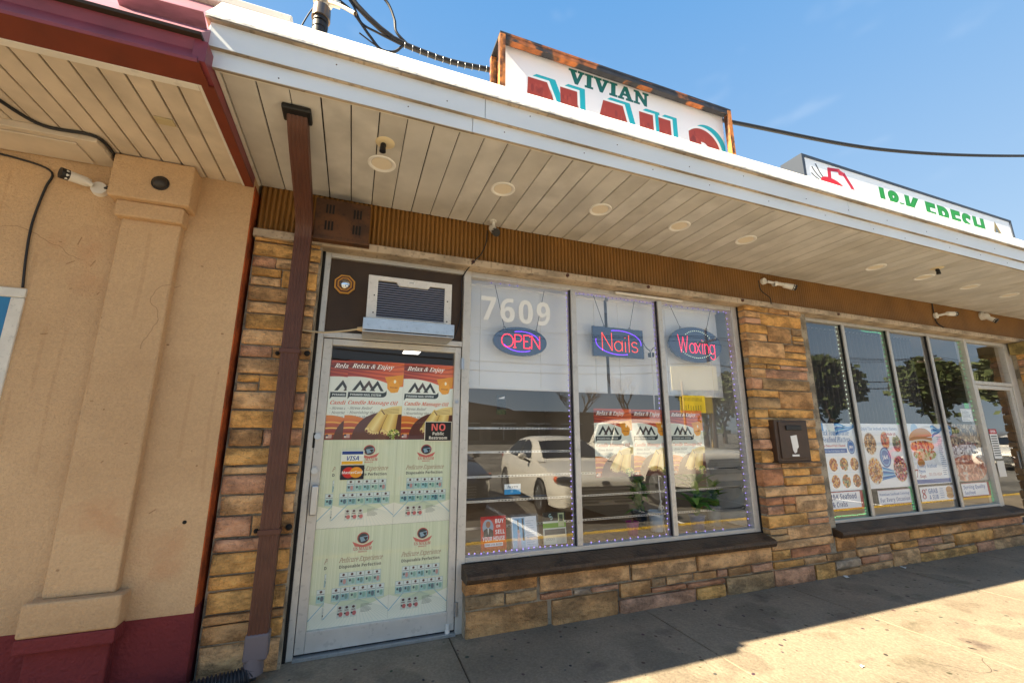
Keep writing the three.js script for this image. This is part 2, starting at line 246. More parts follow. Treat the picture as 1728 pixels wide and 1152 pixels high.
// pillar between the two shops
const pl = mesh('stone_pillar', bx(3.845, -0.05, -0.1, 4.80, 2.765, 0.072), M.mortar, shop);
{
  const L = 3.83, R = 4.70, X = (u) => lerp(L, R, u);
  const rows = [  // y0, y1, u0, u1, tone
    [2.688, 2.762, 0, 0.42, 'y'], [2.688, 2.762, 0.42, 0.78, 'n'], [2.688, 2.762, 0.78, 1, 't'],
    [2.614, 2.688, 0, 0.28, 't'], [2.545, 2.614, 0, 0.28, 'p'], [2.545, 2.688, 0.28, 1, 'y'],
    [2.443, 2.545, 0, 0.36, 'y'], [2.361, 2.443, 0, 0.36, 't'], [2.361, 2.545, 0.36, 0.8, 'n'], [2.46, 2.545, 0.8, 1, 't'], [2.40, 2.46, 0.8, 1, 'y'], [2.361, 2.40, 0.8, 1, 't'],
    [2.192, 2.361, 0, 0.62, 't'], [2.27, 2.361, 0.62, 1, 'n'], [2.192, 2.27, 0.62, 1, 'y'],
    [2.114, 2.192, 0, 1, 'y'], [2.065, 2.114, 0, 0.27, 'y'], [2.065, 2.114, 0.27, 0.5, 'y'], [2.065, 2.114, 0.5, 1, 'p'],
    [1.965, 2.065, 0, 0.25, 't'], [1.965, 2.065, 0.25, 1, 'p'], [1.844, 1.965, 0, 0.18, 'p'], [1.844, 1.965, 0.18, 1, 'o'],
    [1.762, 1.844, 0, 0.42, 'y'], [1.65, 1.762, 0, 0.42, 'o'], [1.65, 1.844, 0.42, 1, 'n'], [1.551, 1.65, 0, 0.22, 'y'], [1.551, 1.65, 0.22, 1, 'y'],
    [1.459, 1.551, 0, 0.4, 'y'], [1.459, 1.551, 0.4, 1, 't'], [1.343, 1.459, 0, 0.5, 't'], [1.343, 1.459, 0.5, 1, 'y'], [1.238, 1.343, 0, 0.35, 'p'], [1.238, 1.343, 0.35, 1, 't'],
    [1.107, 1.238, 0, 0.45, 'y'], [1.107, 1.238, 0.45, 1, 'y'], [1.054, 1.107, 0, 0.3, 'p'], [1.054, 1.107, 0.3, 0.6, 't'], [1.054, 1.107, 0.6, 1, 'n'],
    [0.885, 1.054, 0, 0.34, 'r'], [0.97, 1.054, 0.34, 0.78, 'y'], [0.885, 0.97, 0.34, 0.78, 'y'], [0.975, 1.054, 0.78, 1, 'n'], [0.885, 0.975, 0.78, 1, 't'],
    [0.786, 0.885, 0, 0.68, 't'], [0.786, 0.885, 0.68, 1, 'y'], [0.706, 0.786, 0, 0.28, 'r'], [0.621, 0.706, 0, 0.28, 'p'], [0.706, 0.786, 0.28, 0.46, 'r'], [0.621, 0.706, 0.28, 0.46, 'n'], [0.621, 0.786, 0.46, 1, 't'],
    [0.499, 0.621, 0, 0.65, 'y'], [0.56, 0.621, 0.65, 1, 't'], [0.499, 0.56, 0.65, 1, 'p'], [0.441, 0.499, 0, 0.28, 'o'], [0.384, 0.441, 0, 0.28, 'o'], [0.384, 0.499, 0.28, 1, 't'],
    [0.304, 0.384, 0, 1, 't'], [0.215, 0.304, 0, 0.3, 'y'], [0.215, 0.304, 0.3, 0.96, 'r'],
  ];
  for (const [a, b, u, v, t] of rows) stone(pl, X(u) + (u ? 0.003 : rr(0, 0.01)), a + 0.003, X(v) - (v < 1 ? 0.003 : rr(0, 0.012)), b - 0.003, 0, 0.1, t);
}
// low walls under the windows
const pw = mesh('plinth_wall', bx(0.845, -0.05, -0.1, 4.68, 0.39, 0.076), M.mortar, shop);
for (const [a, b, c, d, t] of [[0.836, 0.271, 1.395, 0.352, 'n'], [0.842, 0.177, 1.139, 0.264, 'o'], [1.147, 0.179, 1.398, 0.254, 'o'], [0.849, -0.02, 1.493, 0.166, 'n'], [1.424, 0.225, 2.225, 0.352, 't'], [1.422, 0.177, 1.693, 0.218, 'r'], [1.704, 0.177, 1.857, 0.214, 'g'], [1.864, 0.177, 2.112, 0.214, 'p'], [1.515, -0.02, 2.105, 0.167, 'n'], [2.239, 0.223, 2.915, 0.352, 't'], [2.125, 0.107, 2.421, 0.213, 'n'], [2.117, -0.02, 2.89, 0.095, 'p'], [2.431, 0.152, 2.578, 0.213, 't'], [2.591, 0.152, 2.874, 0.213, 't'], [2.884, 0.15, 3.13, 0.213, 'n'], [2.431, 0.103, 2.784, 0.143, 'r'], [2.794, 0.1, 3.22, 0.14, 'r'], [2.902, -0.02, 3.225, 0.09, 'y'], [2.929, 0.223, 3.82, 0.352, 't'], [3.142, 0.15, 3.257, 0.213, 'p'], [3.271, 0.145, 3.545, 0.213, 'n'], [3.56, 0.145, 3.824, 0.213, 'p'], [3.238, -0.02, 3.828, 0.135, 'o'], [3.84, -0.02, 4.375, 0.133, 'p'], [3.84, 0.143, 4.243, 0.206, 'y'], [4.256, 0.143, 4.56, 0.206, 't'], [4.388, -0.02, 4.672, 0.133, 'y']]) stone(pw, a, b, c, d, 0, 0.105, t);
const pw2 = mesh('plinth_wall', bx(4.68, -0.05, -0.1, 8.36, 0.37, 0.076), M.mortar, shop);
for (const [a, b, c, d, t] of [[4.745, 0.221, 5.01, 0.361, 'n'], [5.025, 0.236, 5.935, 0.345, 't'], [5.948, 0.244, 6.52, 0.345, 'y'], [6.532, 0.244, 6.94, 0.345, 't'], [6.955, 0.247, 7.29, 0.345, 'n'], [7.305, 0.253, 8.35, 0.345, 'p'], [4.572, 0.145, 4.805, 0.211, 'n'], [4.818, 0.146, 5.02, 0.211, 't'], [5.033, 0.146, 5.369, 0.223, 't'], [5.384, 0.146, 5.596, 0.226, 't'], [5.61, 0.16, 5.765, 0.233, 'y'], [5.78, 0.16, 6.07, 0.233, 'y'], [6.085, 0.16, 6.53, 0.233, 'p'], [6.544, 0.158, 6.755, 0.233, 't'], [6.77, 0.113, 7.59, 0.24, 'y'], [7.605, 0.118, 8.35, 0.24, 'n'], [4.69, 0.064, 5.06, 0.135, 'g'], [5.074, 0.07, 5.345, 0.138, 'r'], [5.358, 0.075, 5.585, 0.138, 'p'], [4.685, -0.02, 5.045, 0.055, 'n'], [5.058, -0.02, 5.588, 0.062, 't'], [5.6, -0.02, 6.07, 0.148, 't'], [6.084, 0.095, 6.331, 0.15, 'p'], [6.345, 0.095, 6.755, 0.15, 't'], [6.084, -0.02, 7.18, 0.086, 'y'], [7.195, -0.02, 7.59, 0.103, 'p'], [7.605, -0.02, 8.35, 0.108, 't']]) stone(pw2, a, b, c, d, 0, 0.105, t);
// far pilaster past the second shop's door
const fp = mesh('stone_pilaster', bx(9.38, -0.05, -0.1, 10.4, 2.77, 0.16), M.mortar, shop);
{ let y = -0.02; let k = 0; while (y < 2.74) { const h = rr(0.07, 0.15), y1 = Math.min(2.76, y + h), xm = rr(9.6, 10); stone(fp, 9.365, y, xm, y1 - 0.004, 0.05, 0.19, 'ytpytn'[k % 6]); stone(fp, xm, y, 10.42, y1 - 0.004, 0.05, 0.19, 'tynytp'[k % 6]); y = y1; k++; } }

// sills
for (const [x0, x1, top] of [[0.832, 3.815, 0.457], [4.735, 8.37, 0.457]]) mesh('window_sill', alongX([[-0.09, top + 0.004], [0.02, top], [0.15, top - 0.028], [0.172, top - 0.04], [0.178, top - 0.062], [0.168, 0.372], [0.155, 0.362], [-0.09, 0.358]], x0, x1), M.sill, shop);

// corrugated band, its corrugations vertical
{
  const per = 0.0352, seg = 6, x0 = -0.745, n = 340, y0 = 2.80, y1 = 3.165, P = [], U = [], I = [];
  for (let i = 0; i <= n * seg; i++) { const x = x0 + (i / seg) * per, f = (i % seg) / seg, z = 0.042 + 0.024 * Math.pow(Math.abs(Math.sin(Math.PI * f)), 0.6); P.push(x, y0, z, x, y1, z); U.push(x, y0, x, y1); if (i) { const a = (i - 1) * 2; I.push(a, a + 2, a + 3, a, a + 3, a + 1); } }
  const g = new THREE.BufferGeometry(); g.setAttribute('position', new THREE.Float32BufferAttribute(P, 3)); g.setAttribute('uv', new THREE.Float32BufferAttribute(U, 2)); g.setIndex(I); g.computeVertexNormals();
  mesh('corrugated_band', g, M.corr, shop);
  mesh('band_backing', bx(-0.745, 2.75, -0.2, 11.2, 3.6, 0.04), M.dark, shop);
}
// header beam in lengths, with eye bolts
{
  const cuts = [-0.745, 1.36, 3.35, 5.6, 7.9, 11.2];
  for (let i = 0; i + 1 < cuts.length; i++) mesh('header_beam', alongX([[-0.08, 2.742], [0.118, 2.742], [0.124, 2.748], [0.124, 2.798], [0.112, 2.808], [0.02, 2.812], [-0.08, 2.812]], cuts[i] + 0.0015, cuts[i + 1] - 0.0015), M.beam, shop);
  for (const x of [0.837, 1.707, 2.579, 3.789, 5.3]) mesh('eye_bolt', [new THREE.TorusGeometry(0.012, 0.004, 6, 14).translate(x, 2.776, 0.135), cyl(0.014, 0.012, [x, 2.776, 0.127], 'z')], M.brown, shop);
}
// soffit boards, open joints between them
const sof = mesh('soffit', bx(-0.745, 3.175, 0.02, 11.2, 3.19, 1.15), M.dark, shop);
for (let i = 0; i < 79; i++) { const x0 = -0.744 + i * 0.1525; const dy = rr(-0.002, 0.001); mesh('soffit_board', rbx(x0 + 0.0025 + rr(-0.001, 0.001), 3.158 + dy, 0.066, x0 + 0.150 + rr(-0.0015, 0.001), 3.172, 1.135, 0.006), M.soffits[(rnd() * 3) | 0], sof); }
mesh('soffit_edge_trim', [bx(-0.765, 3.150, 0.07, -0.7455, 3.185, 1.14), bx(-0.745, 3.147, 1.136, 11.2, 3.175, 1.150)], M.whiteTrim, shop);
// fascia: lower board, upper board, tilted roof coating above
mesh('fascia_underside', bx(-0.80, 3.1415, 1.1505, 11.2, 3.1455, 1.165), M.beam, shop); mesh('fascia_underside', bx(-0.80, 3.239, 1.1665, 11.2, 3.2425, 1.186), M.beam, shop);
const fas = mesh('fascia', bx(-0.80, 3.16, 1.145, 11.2, 3.40, 1.154), M.whiteTrim, shop);
for (const [a, b] of [[-0.80, 0.541], [0.541, 4.2], [4.2, 7.86], [7.86, 11.2]]) mesh('fascia_board', rbx(a + 0.0015, 3.146, 1.1545, b - 0.0015, 3.252, 1.166, 0.003), M.fascia, fas);
for (const [a, b] of [[-0.80, 0.612], [0.612, 3.9], [3.9, 7.5], [7.5, 11.2]]) mesh('fascia_board', rbx(a + 0.0015, 3.243, 1.1665, b - 0.0015, 3.392, 1.186, 0.003), M.fascia, fas);
{
  const g = []; // roof edge coating: slightly wavy tilted band
  const n = 120, rows = [[1.213, 3.385], [1.213, 3.400], [1.12, 3.535], [1.055, 3.638], [1.03, 3.652], [0.6, 3.60]], P = [], I = [];
  for (let i = 0; i <= n; i++) { const x = -0.815 + 12.0 * i / n; rows.forEach(([z, y], j) => { const w = j >= 2 && j < 5 ? (fbm(x * 1.7, j * 3.1, 4096, 55, 3) - 0.5) * 0.010 : 0; P.push(x, y + w, z + w * 0.5); }); if (i) for (let j = 0; j + 1 < rows.length; j++) { const a = (i - 1) * rows.length + j, b = i * rows.length + j; I.push(a, b, b + 1, a, b + 1, a + 1); } }
  const geo = new THREE.BufferGeometry(); geo.setAttribute('position', new THREE.Float32BufferAttribute(P, 3)); geo.setIndex(I); geo.computeVertexNormals();
  mesh('roof_edge_coating', metric(toCreasedNormals(geo, 0.5)), M.coat, shop);
  mesh('roof_edge_end', alongX([[0.6, 3.2], [1.15, 3.2], [1.15, 3.388], [1.205, 3.388], [1.205, 3.400], [1.055, 3.635], [0.6, 3.59]], -0.817, -0.808), M.coat, shop);
  mesh('roof_edge_lip', bx(-0.815, 3.376, 1.14, 11.2, 3.3845, 1.210), M.beam, shop);
  mesh('roof_slab', bx(-0.76, 3.2, -7.5, 11.2, 3.5, 1.13), M.whiteTrim, shop);
}
// rooms behind the glass
mesh('interior_back_wall', bx(-0.76, 0, -6.2, 11.2, 3.2, -6), M.interior, shop);
for (const g of [bx(-0.9, -0.1, -6.2, -0.70, 3.2, -0.1), bx(4.3, -0.1, -6, 4.45, 3.2, -0.1), bx(11.1, -0.1, -6.2, 11.3, 3.2, 0)]) mesh('interior_side_wall', g, M.interior, shop);
mesh('interior_floor', bx(-0.76, -0.2, -6, 11.2, -0.02, -0.09), M.floor, shop);
mesh('interior_ceiling', bx(-0.76, 2.84, -6, 11.2, 2.96, -0.21), M.interior, shop);
for (const x of [0.9, 2.6]) { const l = new THREE.RectAreaLight(new THREE.Color().setRGB(1, 0.93, 0.8), 2.5, 0.3, 1.2); l.position.set(x, 2.775, -3.8); l.lookAt(x, 0, -3.8); scene.add(l); const fx = mesh('ceiling_lamp', rbx(x - 0.16, 2.79, -4.42, x + 0.16, 2.84, -3.18, 0.01), M.white, shop); mesh('lamp_tube', bx(x - 0.14, 2.782, -4.4, x + 0.14, 2.7895, -3.2), new THREE.MeshStandardMaterial({ color: '#ffffff', emissive: new THREE.Color().setRGB(1, 0.93, 0.8), emissiveIntensity: 0.8 }), fx); }
// display bay behind the first window
mesh('display_ledge', bx(0.86, 0.36, -0.72, 3.95, 0.448, -0.09), M.ledge, shop);
mesh('display_ledge_front', bx(0.86, 0, -0.72, 3.95, 0.36, -0.70), M.interiorDark, shop);
mesh('display_side_wall', bx(3.93, 0.449, -0.75, 3.99, 2.8, -0.09), M.bayWall, shop);
mesh('display_ceiling', bx(0.83, 2.76, -0.75, 3.93, 2.82, -0.09), M.bayWall, shop);

// ------------------------------------------------------------------ window and door frames
const wf = mesh('window_frame', [rbx(0.86, 2.695, -0.08, 3.752, 2.741, 0), rbx(0.86, 0.461, -0.08, 3.752, 0.498, 0.0), rbx(3.753, 0.461, -0.085, 3.826, 2.741, 0.003)], M.alu, shop);
for (const x of [1.803, 2.779]) mesh('mullion', rbx(x, 0.499, -0.085, x + 0.052, 2.694, 0.004), M.alu, wf);
for (const [a, b] of [[0.862, 1.801], [1.857, 2.777], [2.833, 3.751]]) mesh('pane', new THREE.PlaneGeometry(b - a, 2.196).translate((a + b) / 2, 1.597, -0.035), M.glass, wf);
const wf2 = mesh('window_frame', [rbx(4.82, 2.70, -0.08, 8.14, 2.738, 0), rbx(4.82, 0.461, -0.08, 8.14, 0.492, 0), rbx(4.78, 0.461, -0.085, 4.818, 2.738, 0)], M.alu, shop);
for (const x of [5.53, 6.405, 7.275]) mesh('mullion', rbx(x, 0.493, -0.085, x + 0.045, 2.699, 0.004), M.alu, wf2);
for (const [a, b] of [[4.82, 5.528], [5.577, 6.403], [6.452, 7.273], [7.322, 8.138]]) mesh('pane', new THREE.PlaneGeometry(b - a, 2.206).translate((a + b) / 2, 1.596, -0.035), M.glass, wf2);
mesh('gasket', [bx(1.794, 0.499, -0.034, 1.8025, 2.694, -0.012), bx(2.770, 0.499, -0.034, 2.7785, 2.694, -0.012), bx(1.8555, 0.499, -0.034, 1.861, 2.694, -0.02), bx(2.8315, 0.499, -0.034, 2.837, 2.694, -0.02)], M.black, wf);
mesh('sealant', [bx(3.8265, 0.45, -0.09, 3.846, 2.742, 0.012), bx(-0.31, 0, -0.09, -0.2815, 2.75, 0.01), bx(0.83, 0.4575, -0.05, 3.83, 0.4605, 0.012)], M.dark, shop);
mesh('gasket', [5.53, 6.405, 7.275].map((x) => bx(x - 0.007, 0.493, -0.034, x - 0.0005, 2.699, -0.012)), M.black, wf2);
// door frame of the first shop
const df = mesh('door_frame', [rbx(-0.281, 0, -0.1, -0.241, 2.747, 0), rbx(0.795, 0, -0.1, 0.859, 2.747, 0.004), rbx(-0.2405, 2.708, -0.1, 0.7945, 2.747, 0), rbx(-0.2405, 2.084, -0.1, 0.7945, 2.128, 0.0)], M.aluDoor, shop);
mesh('transom_panel', bx(-0.241, 2.128, -0.06, 0.795, 2.708, -0.03), M.transom, df);
mesh('gasket', [bx(-0.2405, 0.02, -0.05, -0.2375, 2.083, -0.012), bx(0.7905, 0.02, -0.05, 0.7945, 2.083, -0.012), bx(-0.237, 2.0785, -0.05, 0.79, 2.0835, -0.012), bx(-0.237, 0.0185, -0.05, 0.79, 0.0275, -0.015)], M.black, df);
mesh('threshold', bx(-0.24, 0.002, -0.12, 0.794, 0.018, 0.03), M.galv, df);
const door = mesh('door', [rbx(-0.237, 0.028, -0.055, -0.178, 2.078, -0.008), rbx(0.738, 0.028, -0.055, 0.790, 2.078, -0.008), rbx(-0.1775, 2.032, -0.055, 0.7375, 2.078, -0.008), rbx(-0.1775, 0.028, -0.055, 0.7375, 0.15, -0.008)], M.aluDoor, shop);
mesh('pane', new THREE.PlaneGeometry(0.915, 1.882).translate(0.28, 1.091, -0.03), M.doorGlass, door);
mesh('handle', [rbx(-0.225, 0.862, 0.01, -0.178, 1.055, 0.038, 0.01), bx(-0.21, 0.9, -0.01, -0.195, 0.92, 0.012), bx(-0.21, 1, -0.01, -0.195, 1.02, 0.012)], M.steel, door);
for (const y of [1.377, 1.147]) mesh('lock', [cyl(0.022, 0.018, [-0.216, y, 0], 'z'), cyl(0.011, 0.024, [-0.216, y, 0], 'z')], M.steel, door);
mesh('lock', cyl(0.013, 0.014, [0.764, 1.64, -0.004], 'z'), M.steel, door);
mesh('strike_slot', bx(-0.246, 1.30, -0.012, -0.232, 1.40, 0.0022), M.dark, df);
for (const y of [1.945, 0.165]) mesh('hinge', [cyl(0.010, 0.09, [0.799, y, 0.008]), bx(0.785, y - 0.045, 0.001, 0.815, y + 0.045, 0.0065)], M.steel, df);
mesh('door_stop', [cyl(0.013, 0.05, [0.74, 0.05, 0.004], 'y'), cyl(0.018, 0.02, [0.74, 0.03, 0.004])], M.plastic, door);
// door of the second shop
const df2 = mesh('door_frame', [rbx(8.142, 0, -0.1, 8.20, 2.738, 0.003), rbx(9.19, 0, -0.1, 9.36, 2.738, 0.003), rbx(8.2005, 2.69, -0.1, 9.1895, 2.738, 0), rbx(8.2005, 2.08, -0.1, 9.1895, 2.13, 0)], M.aluDoor, shop);
mesh('transom_pane', new THREE.PlaneGeometry(0.985, 0.558).translate(8.695, 2.41, -0.03), M.glass, df2);
const door2 = mesh('door', [rbx(8.206, 0.028, -0.055, 8.27, 2.074, -0.008), rbx(9.12, 0.028, -0.055, 9.184, 2.074, -0.008), rbx(8.2705, 2.02, -0.055, 9.1195, 2.074, -0.008), rbx(8.2705, 0.028, -0.055, 9.1195, 0.2, -0.008)], M.aluDoor, shop);
mesh('pane', new THREE.PlaneGeometry(0.85, 1.82).translate(8.695, 1.11, -0.03), M.glass, door2);
mesh('handle', rbx(9.12, 0.9, 0.01, 9.16, 1.15, 0.04, 0.01), M.steel, door2);
mesh('corner_block', rbx(9.28, 2.56, 0.02, 9.62, 2.735, 0.27, 0.01), std('#a89258', 0.8, { map: rep(blotch, 2) }), shop);

// ------------------------------------------------------------------ stucco building on the left
const left = thing('stucco_building', 'tan stucco building with dark red base and purple metal mansard roof', 'building');
mesh('wall', bx(-9, 0.401, -7, -0.764, 3.3, 0.165), M.stucco, left);
mesh('wall_base', bx(-9, -0.3, -7, -0.7635, 0.4005, 0.166), M.stuccoRed, left);
mesh('orange_edge', bx(-0.7637, 0.43, -0.05, -0.757, 3.09, 0.1645), M.orange, left);
mesh('wall_base_edge', bx(-0.7633, -0.2, -0.05, -0.7565, 0.43, 0.1645), M.stuccoRed, left);
mesh('pilaster', rbx(-1.427, 0.565, 0.1, -1.12, 2.70, 0.222, 0.012), M.stucco, left);
mesh('pilaster_cap', [rbx(-1.452, 2.695, 0.1, -1.105, 2.80, 0.262, 0.012), rbx(-1.488, 2.80, 0.1, -1.072, 3.082, 0.30, 0.012)], M.stucco, left);
mesh('pilaster_base', rbx(-1.475, 0.405, 0.1, -1.072, 0.566, 0.272, 0.014), M.stucco, left);
mesh('pilaster_base_paint', [rbx(-1.474, 0.335, 0.1, -1.073, 0.4045, 0.273, 0.01), rbx(-1.44, -0.2, 0.1, -1.10, 0.336, 0.235, 0.01)], M.stuccoRed, left);
mesh('wall_hole', cyl(0.011, 0.012, [-0.873, 0.891, 0.1615], 'z', 0.011, 10), M.dark, left);
{ // soffit of the left eaves
  const s = mesh('soffit', bx(-6, 3.104, 0.166, -0.80, 3.13, 1.2), std('#8a7860', 0.8), left);
  for (let i = 0; i < 42; i++) { const x1 = -0.838 - i * 0.1055; mesh('soffit_board', rbx(x1 - 0.096, 3.088, 0.166, x1, 3.11, 1.055, 0.005), M.soffitLeft, s); }
  mesh('soffit_edge_trim', [rbx(-6, 3.074, 1.056, -0.836, 3.108, 1.1, 0.004), rbx(-0.8365, 3.078, 0.166, -0.822, 3.108, 1.1, 0.003)], M.whiteTrim, left);
  mesh('gutter_underside', [bx(-6, 3.078, 1.1, -0.79, 3.09, 1.25), bx(-0.8215, 3.078, 0.12, -0.768, 3.09, 1.1)], M.gutterUnder, left);
  mesh('gutter', [alongX([[1.1, 3.0895], [1.252, 3.0785], [1.256, 3.092], [1.238, 3.15], [1.25, 3.205], [1.1, 3.205]], -6, -0.797), bx(-0.8213, 3.0905, 0.12, -0.7685, 3.2, 1.25)], M.gutter, left);
  mesh('drip_edge', alongX([[1.1, 3.206], [1.278, 3.206], [1.282, 3.219], [1.1, 3.219]], -6, -0.79), std('#2c2016', 0.6), left);
  mesh('mansard_roof', alongX([[1.1, 3.2195], [1.281, 3.2195], [1.03, 3.50], [0.72, 3.93], [0.6, 3.93], [0.6, 3.2195]], -6, -0.79), M.roofMetal, left);
  mesh('mansard_roof_end', alongX([[0.5, 3.52], [0.98, 3.62], [0.735, 3.92], [0.5, 3.92]], -0.79, -0.56), M.roofMetal, left);
  mesh('roof_coping', rbx(-6, 3.925, 0.45, -0.545, 3.985, 0.765, 0.01), M.whiteTrim, left);
  mesh('roof_flashing', new THREE.BoxGeometry(0.34, 0.008, 0.09).rotateX(-0.35).rotateZ(0.03).translate(-0.98, 3.345, 1.205), M.roofMetal, left);
  const ap = mesh('access_panel', rbx(-2.2, 3.045, 0.168, -1.51, 3.088, 0.438, 0.004), M.soffitLeft, left);
  mesh('panel_door', rbx(-2.1, 3.034, 0.19, -1.62, 3.0445, 0.40, 0.004), M.soffitLeft, ap);
  mesh('soffit_patch', rbx(-1.135, 3.076, 0.70, -1.05, 3.0875, 0.755, 0.003), std('#b3a27c', 0.7), left);
}
{ // window at the far left edge
  const w = mesh('window', [rbx(-2.9, 2.15, 0.1, -1.80, 2.205, 0.178, 0.006), rbx(-1.86, 1.0, 0.1, -1.80, 2.149, 0.176, 0.006)], std('#d8d6cf', 0.7, { map: rep(scuffMap, 3) }), left);
  mesh('blue_pane', bx(-2.9, 1.0, 0.12, -1.86, 2.15, 0.167), std('#1f6f9e', 0.35), w);
}

// ------------------------------------------------------------------ downspout
{
  const t = thing('downspout', 'ribbed brown metal downspout running from the soffit to a black drain hose', 'downspout', [-0.42, 0, 0.19]);
  const prof = []; const W = 0.052, Dp = 0.038; for (let i = 0; i <= 10; i++) prof.push([lerp(-W, W, i / 10), Dp + (i % 2 ? 0.004 : -0.001)]); prof.push([W + 0.002, -Dp], [-W - 0.002, -Dp]);
  const sweep = (pts) => { // pts: [x,y,z, tx,ty,tz]; section x across, n = t × x
    const P = [], I = [], m = prof.length; pts.forEach(([x, y, z, ny, nz], k) => { prof.forEach(([a, b]) => P.push(x + a, y + b * ny, z + b * nz)); if (k) for (let i = 0; i < m; i++) { const j = (i + 1) % m, A = (k - 1) * m, B = k * m; I.push(A + i, B + i, B + j, A + i, B + j, A + j); } });
    const g = new THREE.BufferGeometry(); g.setAttribute('position', new THREE.Float32BufferAttribute(P, 3)); g.setIndex(I); g.computeVertexNormals(); return metric(toCreasedNormals(g, 0.5)); };
  const top = []; // from wall up and out to the soffit
  const path = [[2.74, 0], [2.80, 0.012], [2.86, 0.06], [2.93, 0.2], [3.0, 0.40], [3.06, 0.58], [3.105, 0.69], [3.14, 0.75], [3.18, 0.775]];
  path.forEach(([y, z], i) => { const a = path[Math.max(0, i - 1)], b = path[Math.min(path.length - 1, i + 1)], dy = b[0] - a[0], dz = b[1] - a[1], l = Math.hypot(dy, dz); top.push([lerp(0.0, 0.008, i / 8), y, z, -dz / l, dy / l]); });
  mesh('elbow', sweep(top), M.brown, t);
  mesh('pipe', sweep([[0, 0.262, 0, 0, 1], [0, 2.75, 0, 0, 1]]), M.brown, t);
  mesh('elbow_collar', rbx(-0.068, 3.125, 0.715, 0.080, 3.157, 0.835, 0.01), M.black, t);
  for (const y of [1.93, 0.815]) { const s = mesh('strap', [rbx(-0.062, y - 0.016, -0.05, 0.062, y + 0.016, 0.046, 0.004)], M.brown, t); mesh('strap_bolt', [new THREE.SphereGeometry(0.02, 8, 6).translate(0.095, y + 0.004, -0.06), new THREE.SphereGeometry(0.015, 8, 6).translate(-0.085, y - 0.006, -0.06)], M.dark, s); }
  mesh('adapter', [rbx(-0.062, 0.13, -0.046, 0.062, 0.268, 0.048, 0.012), cyl(0.055, 0.09, [-0.008, 0.10, 0.002], 'y', 0.05)], std('#6b6266', 0.5), t);
  const c = new THREE.CatmullRomCurve3([[-0.008, 0.10, 0], [-0.02, 0.065, 0.01], [-0.07, 0.052, 0.03], [-0.2, 0.052, 0.06], [-0.34, 0.052, 0.12], [-0.62, 0.052, 0.26]].map(V)), N = 190, K = 18, fr = c.computeFrenetFrames(N), P = [], I = [];
  for (let i = 0; i <= N; i++) { const p = c.getPointAt(i / N), r = 0.046 + 0.007 * Math.sin(i * Math.PI / 2.5); for (let k = 0; k < K; k++) { const a = k / K * 2 * Math.PI, q = p.clone().addScaledVector(fr.normals[i], Math.cos(a) * r).addScaledVector(fr.binormals[i], Math.sin(a) * r); P.push(q.x, q.y, q.z); } if (i) for (let k = 0; k < K; k++) { const j = (k + 1) % K, A = (i - 1) * K, B = i * K; I.push(A + k, B + k, B + j, A + k, B + j, A + j); } }
  const g = new THREE.BufferGeometry(); g.setAttribute('position', new THREE.Float32BufferAttribute(P, 3)); g.setIndex(I); g.computeVertexNormals();
  mesh('drain_hose', g, std('#2a2b31', 0.45, { side: THREE.DoubleSide }), t);
}

